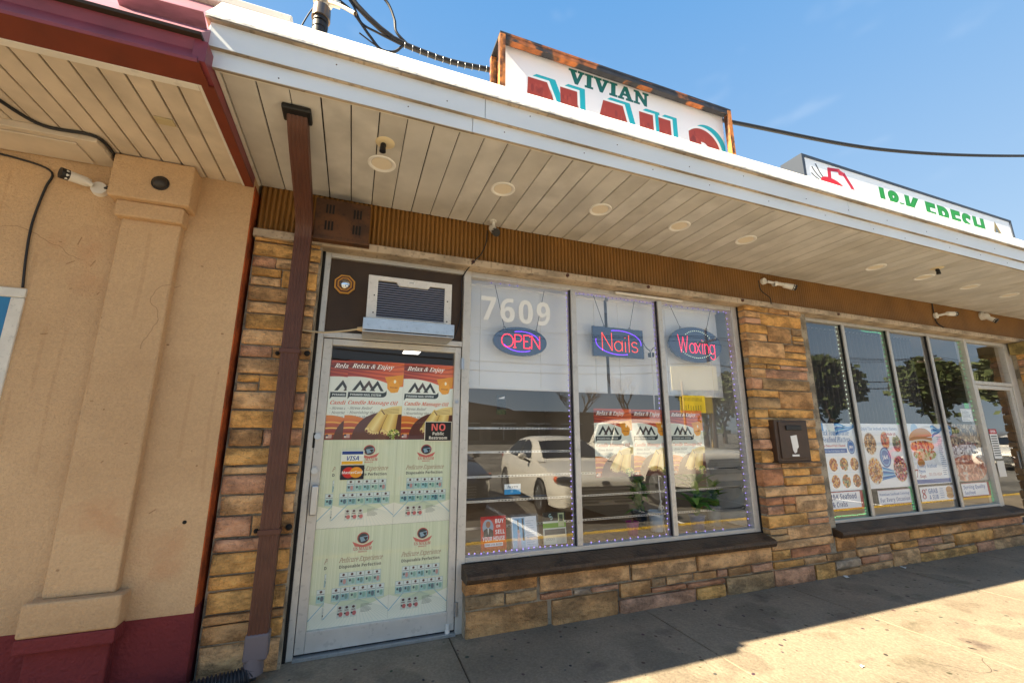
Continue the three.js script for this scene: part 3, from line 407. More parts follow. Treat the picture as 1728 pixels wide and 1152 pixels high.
// ------------------------------------------------------------------ electrical box, air conditioner, mirror
{
  const t = thing('junction_box', 'brown louvred metal box on the corrugated band above the door', 'electrical box', [-0.175, 2.76, 0.06]);
  mesh('box_body', rbx(-0.19, 0.018, -0.03, 0.192, 0.325, 0.12, 0.008), M.brownBox, t);
  mesh('box_lip', rbx(-0.196, 0, -0.03, 0.198, 0.022, 0.128, 0.005), M.brownBox, t);
  for (const [x, y] of [[-0.09, 0.245], [0.10, 0.235], [-0.09, 0.115], [0.10, 0.11]]) mesh('louvre', [0, 1, 2].map((i) => bx(x - 0.028 + i * 0.022, y - 0.035, 0.1195, x - 0.015 + i * 0.022, y + 0.035, 0.1225)), M.dark, t);
}
{
  const t = thing('air_conditioner', 'white window air conditioner with dark finned grille above the door', 'air conditioner', [0.345, 2.2, 0]);
  mesh('casing', rbx(-0.305, 0.0, -0.25, 0.305, 0.328, 0.17, 0.008), M.white, t);
  const fm = std('#dedcd8', 0.5, { map: rep(scuffMap, 3) });
  const s = new THREE.Shape(); s.moveTo(-0.308, 0); s.lineTo(0.308, 0); s.lineTo(0.308, 0.332); s.lineTo(-0.308, 0.332); s.closePath();
  const h = new THREE.Path(); [[-0.24, 0.02], [-0.24, 0.30], [-0.11, 0.30], [-0.09, 0.272], [0.125, 0.272], [0.14, 0.296], [0.255, 0.296], [0.255, 0.02]].forEach(([x, y], i) => (i ? h.lineTo(x, y) : h.moveTo(x, y))); h.closePath(); s.holes.push(h);
  mesh('front_panel', metric(new THREE.ExtrudeGeometry(s, { depth: 0.026, bevelEnabled: false }).translate(0, 0, 0.171)), fm, t);
  mesh('grille_back', bx(-0.24, 0.02, 0.1705, 0.255, 0.30, 0.174), std('#2b2c36', 0.5), t);
  for (let i = 0; i < 15; i++) mesh('grille_slat', bx(-0.24, 0.027 + i * 0.0178, 0.176, 0.255, 0.0305 + i * 0.0178, 0.190), std('#9a9aa6', 0.4, { metalness: 0.5 }), t);
  for (const [x, y] of [[-0.262, 0.18], [-0.262, 0.05], [0.276, 0.19], [0.276, 0.03]]) mesh('screw', cyl(0.005, 0.006, [x, y, 0.198], 'z', 0.005, 8), M.dark, t);
  { const c = document.createElement('canvas'); c.width = 128; c.height = 48; const g = c.getContext('2d'); g.fillStyle = '#dedcd8'; g.fillRect(0, 0, 128, 48); g.fillStyle = '#333'; g.font = 'bold 34px serif'; g.textAlign = 'center'; g.fillText('JOSD', 64, 36); const tx = new THREE.CanvasTexture(c); tx.colorSpace = THREE.SRGBColorSpace; mesh('badge', new THREE.BoxGeometry(0.05, 0.017, 0.001).translate(0, 0.305, 0.1982), std('#ffffff', 0.5, { map: tx }), t); }
  const tr = mesh('drip_tray', [rbx(-0.325, -0.012, 0.276, 0.318, 0.004 - 0.1, 0.282, 0.002), rbx(-0.325, -0.112, 0.02, 0.318, -0.104, 0.28, 0.002), bx(-0.325, -0.11, 0.02, -0.321, -0.014, 0.276), bx(0.314, -0.11, 0.02, 0.318, -0.014, 0.276)], M.galv, t);
  mesh('drain_spout', [cyl(0.02, 0.05, [-0.335, -0.09, 0.24], 'x', 0.012)], std('#c9ab7c', 0.6), tr);
  mesh('drain_tube', tube([[-0.35, -0.09, 0.24], [-0.45, -0.105, 0.2], [-0.6, -0.112, 0.14], [-0.78, -0.1, 0.12]], 0.007, 30, 8), std('#b3a283', 0.6), t);
}
{
  const t = thing('octagonal_mirror', 'small gold octagonal mirror with round centre on the brown panel above the door', 'mirror', [-0.13, 2.508, -0.03]);
  const o = (r) => new THREE.CylinderGeometry(r, r, 1, 8).rotateX(Math.PI / 2).rotateZ(Math.PI / 8);
  mesh('frame_rim', o(0.079).scale(1, 1, 0.014).translate(0, 0, 0.007), std('#d8992c', 0.45), t);
  mesh('frame_ring', o(0.066).scale(1, 1, 0.004).translate(0, 0, 0.016), std('#4d1d10', 0.5), t);
  mesh('frame_ring', o(0.056).scale(1, 1, 0.004).translate(0, 0, 0.019), std('#c98a25', 0.45), t);
  mesh('frame_ring', o(0.043).scale(1, 1, 0.004).translate(0, 0, 0.022), std('#5a2a12', 0.5), t);
  mesh('mirror_glass', new THREE.SphereGeometry(0.06, 24, 8, 0, 7, 0, 0.62).rotateX(Math.PI / 2).translate(0, 0, -0.022), std('#dfe6ee', 0.08, { metalness: 0.95 }), t);
}

// ------------------------------------------------------------------ soffit lights, sockets, cameras
const canX = [0.058, 0.914, 1.742, 2.535, 3.305, 5.182, 6.039, 6.97, 7.876], ord = ['first', 'second', 'third', 'fourth', 'fifth', 'sixth', 'seventh', 'eighth', 'ninth'];
const lens = std('#e3d8c4', 0.5);
canX.forEach((x, i) => {
  const t = thing('recessed_light', ord[i] + ' round recessed soffit light counted from the downspout', 'ceiling light', [x, 3.158, 0.642], 'round recessed lights in the white soffit');
  mesh('trim_ring', new THREE.LatheGeometry([[0.062, 0.006], [0.07, -0.004], [0.085, -0.010], [0.091, -0.004], [0.091, 0.002]].map(([a, b]) => new THREE.Vector2(a, b)), 32), M.white, t);
  mesh('lens', cyl(0.065, 0.003, [0, -0.001, 0], 'y', 0.065, 28), lens, t);
});
[[0.064, 0.868, 'next to the first recessed light'], [5.842, 0.855, 'near the second shop, beside a recessed light']].forEach(([x, z, w]) => {
  const t = thing('soffit_socket', 'bare lamp socket on a round plate ' + w, 'lamp socket', [x, 3.158, z], 'bare lamp sockets on the soffit');
  mesh('plate', new THREE.LatheGeometry([[0, -0.012], [0.035, -0.012], [0.058, -0.003], [0.058, 0]].map(([a, b]) => new THREE.Vector2(a, b)), 24), std('#d9c9a4', 0.5), t);
  mesh('knuckle', [new THREE.SphereGeometry(0.018, 12, 8).translate(-0.01, -0.025, 0.004), cyl(0.02, 0.05, [-0.012, -0.048, 0.01], 'y', 0.014, 12)], M.black, t);
});
function bullet(label, pos, yaw, pitch, plate) {
  const t = thing('security_camera', label, 'security camera', pos);
  const b = new THREE.Group();
  mesh('mount', plate, M.plastic, t);
  const turn = (g) => g.rotateX(Math.PI / 2).rotateX(pitch).rotateY(yaw);
  mesh('camera_body', turn(new THREE.LatheGeometry([[0, -0.06], [0.024, -0.058], [0.029, -0.04], [0.031, 0.03], [0.033, 0.055], [0.030, 0.066], [0.029, 0.05]].map(([a, q]) => new THREE.Vector2(a, q)), 20)), M.plastic, t);
  mesh('lens_front', turn(cyl(0.0345, 0.036, [0, 0.058, 0], 'y', 0.0345, 8)), M.black, t);
  return t;
}
bullet('white bullet camera under the soffit above the house number', [1.0, 3.075, 0.16], 0.15, 0.75, [cyl(0.03, 0.014, [-0.005, 0.077, 0.0]), cyl(0.012, 0.06, [-0.003, 0.05, 0])]);
bullet('white bullet camera on the corrugated band above the stone pillar', [4.42, 2.99, 0.2], 0.9, 0.35, [rod([-0.05, 0.02, -0.02], [-0.10, 0.04, -0.06], 0.02), rod([-0.10, 0.04, -0.06], [-0.14, 0.03, -0.07], 0.028), rod([-0.15, 0.04, -0.06], [-0.2, 0.06, -0.09], 0.016), cyl(0.035, 0.03, [-0.22, 0.07, -0.12], 'z')]);
bullet('white bullet camera with dark front above the second shop window', [7.5, 2.985, 0.2], 1.25, 0.02, [rod([-0.05, 0, 0], [-0.1, -0.01, -0.1], 0.016), cyl(0.04, 0.025, [-0.11, -0.01, -0.11], 'z')]);
bullet('small round camera above the second shop door', [8.6, 3.03, 0.16], 0.3, 0.7, [new THREE.SphereGeometry(0.05, 16, 10).translate(0, 0.05, -0.05), cyl(0.06, 0.03, [0, 0.06, -0.08], 'z')]);
bullet('white bullet camera with black face on the tan stucco wall', [-1.665, 2.9, 0.235], -0.8, 0.05, [rod([0.02, 0, 0], [0.06, -0.01, -0.03], 0.016), cyl(0.046, 0.03, [0.085, -0.018, -0.055], 'z', 0.04, 24)]);
{ const t = thing('dome_sensor', 'small round black sensor on the cap of the stucco pilaster', 'sensor', [-1.235, 2.925, 0.30]); mesh('dome', new THREE.SphereGeometry(0.042, 20, 12, 0, 7, 0, 1.7).rotateX(Math.PI / 2).translate(0, 0, -0.004), std('#2b2622', 0.5), t); mesh('rim', new THREE.TorusGeometry(0.042, 0.006, 8, 24).translate(0, 0, 0.004), M.black, t); }
// loose cables
const wire = (pts, r, label, seg = 60) => single('cable', tube(pts, r, seg, 6), M.cable, label, 'cable', 'thin black cables on the walls');
wire([[-2.3, 3.02, 0.18], [-2.0, 3.0, 0.175], [-1.84, 2.96, 0.175], [-1.815, 2.93, 0.174], [-1.83, 2.85, 0.174], [-1.85, 2.6, 0.174], [-1.84, 2.4, 0.174], [-1.82, 2.21, 0.174]], 0.006, 'black cable clipped down the stucco wall to the blue window');
wire([[-1.55, 2.885, 0.19], [-1.51, 2.9, 0.21], [-1.5, 2.96, 0.2], [-1.5, 3.04, 0.185], [-1.5, 3.07, 0.24], [-1.5, 3.075, 0.43], [-1.54, 3.077, 0.455], [-1.75, 3.078, 0.46], [-1.87, 3.08, 0.7], [-2.1, 3.08, 1.05]], 0.009, 'thick black cable from the stucco wall camera up to the left soffit');
wire([[0.97, 3.10, 0.08], [0.955, 2.98, 0.09], [0.9, 2.85, 0.13], [0.86, 2.80, 0.14], [0.83, 2.76, 0.13], [0.8, 2.72, 0.02], [0.775, 2.66, 0.01], [0.78, 2.5, 0.0], [0.77, 2.3, -0.01], [0.72, 2.13, -0.01]], 0.005, 'black cable hanging from a camera down to the door frame');
wire([[4.12, 3.06, 0.08], [4.15, 2.95, 0.075], [4.2, 2.85, 0.13], [4.2, 2.78, 0.135]], 0.005, 'short cable dropping from the pillar camera onto the header beam');
wire([[7.38, 3.15, 0.08], [7.39, 3.0, 0.075], [7.4, 2.88, 0.08], [7.42, 2.8, 0.13]], 0.007, 'short cable dropping beside the second shop window camera');

// ------------------------------------------------------------------ mailbox on the pillar
{
  const t = thing('mailbox', 'brown metal wall mailbox with white sticker on the stone pillar', 'mailbox', [4.217, 1.114, 0.112]);
  const bm = std('#4a3426', 0.5, { map: rep(grain, 2) });
  mesh('box_body', rbx(-0.235, 0.012, -0.02, 0.235, 0.42, 0.05, 0.008), bm, t);
  mesh('front_door', rbx(-0.19, 0.04, 0.0505, 0.19, 0.40, 0.062, 0.006), bm, t);
  mesh('mail_slot', [rbx(-0.10, 0.315, 0.062, 0.12, 0.365, 0.075, 0.01)], M.black, t);
  mesh('box_foot', rbx(-0.24, 0, -0.02, 0.24, 0.0115, 0.056, 0.003), bm, t);
  const s = new THREE.Shape([[-0.03, 0.12], [-0.045, 0.26], [0.045, 0.27], [0.055, 0.15], [0.03, 0.13], [0.02, 0.1], [-0.01, 0.09]].map(([x, y]) => new THREE.Vector2(x, y)));
  mesh('sticker', new THREE.ExtrudeGeometry(s, { depth: 0.001, bevelEnabled: false }).translate(0, 0, 0.0622), M.white, t);
  mesh('sticker', bx(-0.05, 0.06, 0.0622, 0.05, 0.078, 0.0632), M.white, t);
}
single('window_tube_light', [rbx(2.27, 2.702, 0.012, 3.08, 2.728, 0.04, 0.01)], M.whiteTrim, 'thin white tube fitting fixed along the top of the window under the header beam', 'light fitting');

// ------------------------------------------------------------------ printed surfaces
const wrinkle = dataTex(256, (u, v) => fbm(u * 4, v * 6, 2, 171, 3), false);
function print(w, h, draw, rough = 0.6) {
  const c = document.createElement('canvas'); c.width = w; c.height = h; const g = c.getContext('2d'); draw(g, w, h);
  const t = new THREE.CanvasTexture(c); t.colorSpace = THREE.SRGBColorSpace; t.anisotropy = 8; return std('#ffffff', rough, { map: t, bumpMap: wrinkle, bumpScale: 0.004 });
}
const sheet = (x0, y0, x1, y1, z, d = 0.002) => new THREE.BoxGeometry(x1 - x0, y1 - y0, d).translate((x0 + x1) / 2, (y0 + y1) / 2, z);
const T = (g, s, x, y, font, fill, align = 'center', maxW) => { g.font = font; g.fillStyle = fill; g.textAlign = align; maxW ? g.fillText(s, x, y, maxW) : g.fillText(s, x, y); };
const slant = (g, x, y, k, f) => { g.save(); g.transform(1, 0, k, 1, x, y); f(); g.restore(); };
const poly = (g, pts, fill) => { g.fillStyle = fill; g.beginPath(); pts.forEach(([x, y], i) => (i ? g.lineTo(x, y) : g.moveTo(x, y))); g.closePath(); g.fill(); };
const ell = (g, x, y, a, b, fill, rot = 0) => { g.fillStyle = fill; g.beginPath(); g.ellipse(x, y, a, b, rot, 0, 7); g.fill(); };
const grad = (g, x0, y0, x1, y1, ...cs) => { const q = g.createLinearGradient(x0, y0, x1, y1); cs.forEach((c, i) => q.addColorStop(i / (cs.length - 1), c)); return q; };
const pebble = (g, x, y, a, b, cols, n, r) => { g.save(); g.beginPath(); g.ellipse(x, y, a, b, 0, 0, 7); g.clip(); for (let i = 0; i < n; i++) { const q = rnd() * 6.3, s = Math.sqrt(rnd()); ell(g, x + Math.cos(q) * a * s, y + Math.sin(q) * b * s, r * rr(0.5, 1.3), r * rr(0.4, 0.9), cols[(rnd() * cols.length) | 0], rnd() * 3); } g.restore(); };

M.oil = print(640, 940, (g, w, h) => {
  g.fillStyle = '#e6ecdf'; g.fillRect(0, 0, w, h);
  g.fillStyle = grad(g, 0, 0, w, 240, '#9c3220', '#c9502e', '#e0733a'); g.beginPath(); g.moveTo(0, 0); g.lineTo(w, 0); g.lineTo(w, 300); g.bezierCurveTo(500, 330, 380, 170, 0, 200); g.fill();
  for (let i = 0; i < 8; i++) { g.strokeStyle = `rgba(${i % 2 ? '90,28,20' : '238,140,70'},0.4)`; g.lineWidth = 10; g.beginPath(); g.moveTo(0, 20 + i * 20); g.bezierCurveTo(220, -10 + i * 30, 420, 90 + i * 16, w, 10 + i * 32); g.stroke(); }
  ell(g, 200, 70, 200, 46, 'rgba(80,40,30,0.55)');
  slant(g, 36, 92, -0.2, () => { T(g, 'Relax & Enjoy', 0, 0, 'italic bold 74px serif', '#fffdf5', 'left', 470); });
  // lamp bowl
  poly(g, [[420, 190], [640, 150], [630, 280], [600, 300], [580, 370], [500, 380], [456, 330], [450, 260]], '#e59a12'); ell(g, 530, 300, 66, 80, '#eda41a'); ell(g, 540, 240, 14, 22, '#fff6cf'); T(g, 'Massage', 530, 320, 'bold 22px sans-serif', '#8a3a10');
  // three peaks with a banner
  for (let i = 0; i < 3; i++) { const x = 110 + i * 98; poly(g, [[x - 52, 366], [x + 34, 236], [x + 110, 366], [x + 74, 366], [x + 34, 292], [x - 14, 366]], i % 2 ? '#4c3b34' : '#2f332f'); }
  g.fillStyle = '#25302f'; g.beginPath(); g.moveTo(20, 384); g.lineTo(400, 384); g.quadraticCurveTo(440, 384, 446, 350); g.quadraticCurveTo(470, 440, 390, 440); g.lineTo(40, 440); g.quadraticCurveTo(16, 470, 16, 470); g.closePath(); g.fill();
  T(g, 'PYRAMID NAIL SYSTEM', 215, 426, 'bold 34px sans-serif', '#e9efe6', 'center', 350);
  slant(g, 18, 528, -0.15, () => T(g, 'Candle Massage Oil', 0, 0, 'italic bold 60px serif', '#d2572a', 'left', 560));
  ['- Stress Relief', '- Nourishing the skin', '- Soften the skin'].forEach((s, i) => slant(g, 22, 588 + i * 52, -0.15, () => T(g, s, 0, 0, 'italic 42px serif', '#4b5046', 'left', 400)));
  g.fillStyle = grad(g, 0, 620, 0, h, '#e79a3e', '#d4702c', '#a03a22', '#7a2d22'); g.beginPath(); g.moveTo(0, 660); g.bezierCurveTo(140, 640, 240, 740, 380, 700); g.lineTo(w, 640); g.lineTo(w, h); g.lineTo(0, h); g.fill();
  for (let i = 0; i < 5; i++) { g.strokeStyle = ['#f0b24a', '#b8502a', '#f3c560', '#8f2f22', '#d9832f'][i]; g.lineWidth = 16; g.beginPath(); g.moveTo(0, 740 + i * 34); g.bezierCurveTo(160, 720 + i * 36, 240, 800 + i * 20, 420, 760 + i * 30); g.stroke(); }
  g.fillStyle = '#5a2e20'; g.beginPath(); g.moveTo(90, h); g.bezierCurveTo(100, 760, 230, 640, 400, 620); g.lineTo(w, 640); g.lineTo(w, h); g.fill();
  // two bare feet in a bowl, a hand laid over the ankles
  const foot = (x, y, rot, k) => { g.save(); g.translate(x, y); g.rotate(rot); g.scale(k, k); g.fillStyle = grad(g, -60, 0, 60, 0, '#d9b95e', '#efdc92', '#c9a04e'); g.beginPath(); g.moveTo(-44, -190); g.bezierCurveTo(-62, -60, -74, 20, -70, 60); g.bezierCurveTo(-60, 92, 60, 92, 72, 50); g.bezierCurveTo(70, -20, 52, -80, 46, -190); g.fill(); [[-50, 84, 25], [-14, 96, 20], [16, 92, 17], [42, 82, 15], [64, 66, 13]].forEach(([a, b, q]) => { ell(g, a, b, q, q * 1.3, '#e8d086'); ell(g, a, b + q * 0.75, q * 0.55, q * 0.5, '#7a3a24'); g.strokeStyle = '#a07a34'; g.lineWidth = 3; g.beginPath(); g.arc(a, b, q, 3.4, 6.0); g.stroke(); }); g.restore(); };
  foot(350, 770, 0.5, 1.05); foot(510, 770, 0.25, 1.1);
  g.fillStyle = '#ead690'; g.beginPath(); g.moveTo(640, 540); g.bezierCurveTo(560, 530, 470, 560, 400, 600); g.bezierCurveTo(380, 640, 470, 650, 640, 640); g.fill(); for (let i = 0; i < 4; i++) { g.strokeStyle = '#8d6a2c'; g.lineWidth = 4; g.beginPath(); g.moveTo(420 + i * 12, 598 + i * 13); g.quadraticCurveTo(500, 580 + i * 16, 610, 570 + i * 18); g.stroke(); ell(g, 410 + i * 10, 600 + i * 13, 9, 7, '#5a2c1c'); }
  pebble(g, 560, 880, 70, 60, ['#8da03c', '#c7cf6a', '#3e5220', '#e2d9a0'], 40, 18);
  g.fillStyle = '#d8d2c4'; g.fillRect(14, 880, 60, 40); g.fillStyle = '#a33'; for (let i = 0; i < 3; i++) g.fillRect(34, 886 + i * 12, 40, 5); g.fillStyle = '#335'; g.fillRect(14, 880, 22, 20);
});
M.pedi = print(640, 960, (g, w, h) => {
  g.fillStyle = '#cdd6b4'; g.fillRect(0, 0, w, h);
  for (let i = 0; i < 400; i++) { g.strokeStyle = `rgba(${rnd() < 0.5 ? '250,250,235' : '190,205,175'},0.10)`; g.lineWidth = rr(1, 7); const x = rnd() * w; g.beginPath(); g.moveTo(x, 0); g.lineTo(x + rr(-8, 8), 640); g.stroke(); }
  poly(g, [[0, 720], [0, h], [w, h], [w, 720], [330, 820]], '#e7e6d2');
  for (let i = 0; i < 26; i++) { g.strokeStyle = 'rgba(150,175,160,0.35)'; g.lineWidth = 3; g.beginPath(); g.moveTo(330, 720); g.lineTo(-200 + i * 44, h); g.stroke(); }
  g.strokeStyle = '#7fb0bf'; g.lineWidth = 7; g.beginPath(); g.moveTo(0, 880); g.lineTo(170, 700); g.moveTo(460, 690); g.lineTo(w, 860); g.stroke();
  ell(g, 340, 118, 62, 58, '#a8433a'); ell(g, 340, 122, 52, 50, '#23303a'); poly(g, [[304, 110], [390, 96], [386, 140], [320, 160]], '#86a4b4'); poly(g, [[340, 112], [386, 110], [370, 150]], '#11161a');
  g.fillStyle = '#c4574a'; poly(g, [[230, 150], [300, 180], [340, 190], [380, 180], [450, 150], [420, 200], [340, 214], [260, 200]], '#c9675a');
  T(g, 'US MAXIM', 340, 242, 'bold 46px serif', '#b34438', 'center', 190); T(g, 'PRODUCTS', 340, 264, 'bold 18px sans-serif', '#b34438', 'center', 100);
  slant(g, 110, 350, -0.18, () => T(g, 'Pedicure Experience', 0, 0, 'italic 66px serif', '#8a5c3c', 'left', 440));
  T(g, 'Disposable Perfection', 330, 408, 'bold 42px sans-serif', '#39403a', 'center', 430);
  const pack = (x, y, a, b, tint) => { g.fillStyle = '#cfdcd6'; g.fillRect(x, y, a, b); g.fillStyle = tint; g.fillRect(x, y + b * 0.45, a, b * 0.5); ell(g, x + a / 2, y + b * 0.16, a * 0.16, b * 0.1, '#4a2c2a'); g.fillStyle = '#35474a'; g.fillRect(x + 6, y + b * 0.32, a - 12, 5); ell(g, x + a * 0.28, y + b * 0.62, a * 0.13, b * 0.1, '#2c4a52'); ell(g, x + a * 0.66, y + b * 0.68, a * 0.2, b * 0.2, ['#3d6272', '#7aa898', '#c7c27a', '#5d8c86', '#b98a86'][(rnd() * 5) | 0]); g.strokeStyle = '#86a3a6'; g.lineWidth = 3; g.strokeRect(x, y, a, b); };
  for (let i = 0; i < 5; i++) pack(130 + i * 84, 452, 78, 128, ['#8fb3b6', '#9ec4bb', '#8fc0c0', '#a9c7b4', '#9bbfb6'][i]);
  for (let i = 0; i < 6; i++) pack(66 + i * 88, 596, 82, 128, ['#8fbdb9', '#7fb0b4', '#a5c5ae', '#8fbdb9', '#6fa8a6', '#a6c6be'][i]);
  for (let i = 0; i < 3; i++) { g.fillStyle = '#c9cfc0'; g.fillRect(130 + i * 66, 770, 56, 116); ell(g, 158 + i * 66, 790, 14, 12, '#4a2c2a'); ell(g, 168 + i * 66, 852, 20, 22, '#c26a66'); g.fillStyle = '#71504a'; g.fillRect(140 + i * 66, 812, 36, 7); ell(g, 144 + i * 66, 846, 9, 9, '#38403c'); }
  for (let i = 0; i < 7; i++) { g.fillStyle = '#6d7468'; g.fillRect(360, 776 + i * 12, rr(70, 130), 4); }
});
M.noSign = print(320, 240, (g) => { g.fillStyle = '#e8e0c8'; g.fillRect(0, 0, 320, 240); g.fillStyle = '#16120f'; g.fillRect(8, 8, 304, 224); T(g, 'NO', 160, 112, 'bold 118px sans-serif', '#e86a62'); T(g, 'Public', 160, 166, 'bold 52px sans-serif', '#ece6d4', 'center', 140); T(g, 'Restroom', 160, 216, 'bold 52px sans-serif', '#ece6d4', 'center', 220); });
M.cardBlue = print(320, 208, (g) => { g.fillStyle = '#e9eddc'; g.fillRect(0, 0, 320, 208); g.fillStyle = '#1d3f86'; g.fillRect(14, 12, 292, 46); g.fillStyle = '#eab026'; g.fillRect(14, 156, 292, 44); slant(g, 160, 142, -0.22, () => T(g, 'VISA', 0, 0, 'bold 84px sans-serif', '#1f3f8c')); });
M.cardRed = print(320, 208, (g) => { g.fillStyle = '#1a1b28'; g.fillRect(0, 0, 320, 208); ell(g, 110, 104, 86, 80, '#cf2a20'); ell(g, 212, 104, 86, 80, '#eb9a24'); T(g, 'MasterCard', 160, 122, 'bold 56px sans-serif', '#f4efe4', 'center', 290); });

const doorSheet = (mat, x0, y0, x1, y1, z, name, label, cat, group) => single(name, sheet(x0, y0, x1, y1, z), mat, label, cat, group);
// on the inside of the door glass
doorSheet(M.oil, -0.176, 1.352, 0.23, 1.925, -0.0385, 'poster', 'massage oil poster mostly covered at the left edge of the door glass', 'poster', 'massage oil posters');
doorSheet(M.oil, -0.055, 1.354, 0.348, 1.93, -0.0355, 'poster', 'massage oil poster in the middle of the door glass', 'poster', 'massage oil posters');
doorSheet(M.oil, 0.349, 1.354, 0.737, 1.93, -0.0358, 'poster', 'massage oil poster behind the black restroom notice', 'poster', 'massage oil posters');
[[0.762, 1.3515, 'upper'], [0.15, 0.7605, 'lower']].forEach(([y0, y1, w], r) => {
  doorSheet(M.pedi, -0.177, y0, 0.228, y1, -0.0388, 'poster', `pale green pedicure poster mostly covered at the ${w} left of the door glass`, 'poster', 'pedicure posters');
  doorSheet(M.pedi, -0.085, y0, 0.327, y1, -0.0356, 'poster', r ? 'pale green pedicure poster at the lower middle of the door' : 'pale green pedicure poster behind the card payment stickers', 'poster', 'pedicure posters');
  doorSheet(M.pedi, 0.328, y0, 0.737, y1, -0.0359, 'poster', r ? 'pale green pedicure poster at the lower right corner of the door' : 'pale green pedicure poster under the black restroom notice', 'poster', 'pedicure posters');
});
single('notice', sheet(0.525, 1.338, 0.735, 1.487, -0.027), M.noSign, 'black no public restroom notice stuck on the door glass', 'notice');
single('payment_sticker', sheet(-0.055, 1.178, 0.10, 1.278, -0.027), M.cardBlue, 'blue, white and yellow card payment sticker on the door, upper of the two', 'sticker', 'card payment stickers');
single('payment_sticker', sheet(-0.05, 1.078, 0.107, 1.174, -0.027), M.cardRed, 'dark payment sticker with red and orange circles on the door', 'sticker', 'card payment stickers');
// behind the first window
[[2.026, 2.428, 'leftmost of the three in the window'], [2.43, 2.775, 'beside the second window mullion'], [2.86, 3.262, 'below the small yellow notice']].forEach(([a, b, w], i) => {
  const g = sheet(a, 1.02, b, 1.618, -0.046); if (i === 1) { const u = g.attributes.uv; for (let k = 0; k < u.count; k++) u.setX(k, u.getX(k) * 0.86); }
  single('poster', g, M.oil, 'massage oil poster on the window glass, ' + w, 'poster', 'massage oil posters');
});
M.yellowNote = print(256, 160, (g, w, h) => { g.fillStyle = '#e2c21c'; g.fillRect(0, 0, w, h); g.fillStyle = '#8a7412'; for (let i = 0; i < 14; i++) g.fillRect(20 + i * 15, 20, 7, 34); for (let i = 0; i < 7; i++) g.fillRect(30 + i * 28, rr(80, 100), 9, 44); });
single('notice', sheet(3.05, 1.6, 3.336, 1.77, -0.06), M.yellowNote, 'small yellow notice hanging below the white shade in the right pane', 'notice');
M.buySell = print(420, 540, (g, w, h) => {
  g.fillStyle = grad(g, 0, 0, 0, h, '#cc2016', '#d8301a', '#e86a18'); g.fillRect(0, 0, w, h);
  g.save(); g.beginPath(); g.ellipse(120, 150, 90, 110, 0, 0, 7); g.clip(); g.fillStyle = '#9fb2c4'; g.fillRect(0, 0, 240, 300); g.restore();
  poly(g, [[40, 280], [50, 190], [100, 165], [140, 165], [200, 195], [208, 280]], '#1c1d24'); ell(g, 124, 112, 38, 46, '#a8694a'); poly(g, [[112, 165], [136, 165], [130, 230], [124, 260], [118, 230]], '#e6e4de');
  T(g, 'BUY', 310, 100, 'bold 84px sans-serif', '#fff', 'center', 150); T(g, 'OR', 290, 160, 'bold 52px sans-serif', '#fff'); T(g, 'SELL', 318, 250, 'bold 80px sans-serif', '#fff', 'center', 165);
  T(g, 'YOUR HOUSE', 212, 340, 'bold 84px sans-serif', '#fff', 'center', 370); g.fillStyle = '#fff'; g.fillRect(60, 366, 300, 50); T(g, 'FIND A FIX BUDDY', 210, 404, 'bold 38px sans-serif', '#7a2a10', 'center', 280);
  T(g, '901-999-7872', 236, 512, 'bold 58px sans-serif', '#f3e23a', 'center', 320); poly(g, [[24, 524], [24, 484], [44, 462], [64, 484], [64, 524]], '#8fd0e0');
});
M.modelCard = print(420, 480, (g, w, h) => { g.fillStyle = '#eef1f4'; g.fillRect(0, 0, w, h); g.fillStyle = grad(g, 0, 0, 0, h, '#5b9fd0', '#9fd0ea', '#d9e6ee'); g.fillRect(16, 16, 200, h - 32); g.fillStyle = '#1f2a36'; g.fillRect(172, 24, 30, 300); g.fillRect(96, 40, 22, 180); poly(g, [[90, 210], [130, 210], [146, 400], [150, 460], [66, 460], [76, 400]], '#e9c8cc'); ell(g, 110, 196, 20, 26, '#d8a890'); for (let i = 0; i < 12; i++) { g.fillStyle = '#aab4bf'; g.fillRect(236, 60 + i * 32, rr(90, 160), 6); } });
M.greenCard = print(420, 540, (g, w, h) => { g.fillStyle = '#e4e7d2'; g.fillRect(0, 0, w, h); g.fillStyle = '#3f382c'; g.fillRect(0, 0, w, 130); g.fillStyle = '#7fae35'; g.fillRect(0, 160, w, 70); g.fillStyle = '#6d675c'; g.fillRect(20, 250, w - 40, 80); g.fillStyle = '#33332e'; g.fillRect(0, 470, w, 70); g.strokeStyle = '#bfe0d4'; g.lineWidth = 12; g.beginPath(); g.arc(140, 52, 24, 1, 5.4); g.stroke(); g.beginPath(); g.arc(150, 84, 24, 4, 8.4); g.stroke(); g.fillStyle = '#cfd8a0'; g.fillRect(280, 16, 110, 200); g.fillStyle = '#55604a'; g.fillRect(300, 40, 70, 100); for (let i = 0; i < 6; i++) { g.fillStyle = '#8d917f'; g.fillRect(230, 360 + i * 16, 160, 4); } g.strokeStyle = '#7b7f6c'; g.lineWidth = 4; for (let i = 0; i < 4; i++) { g.beginPath(); g.arc(60 + i * 40, 390, 16, 0, 7); g.stroke(); } });
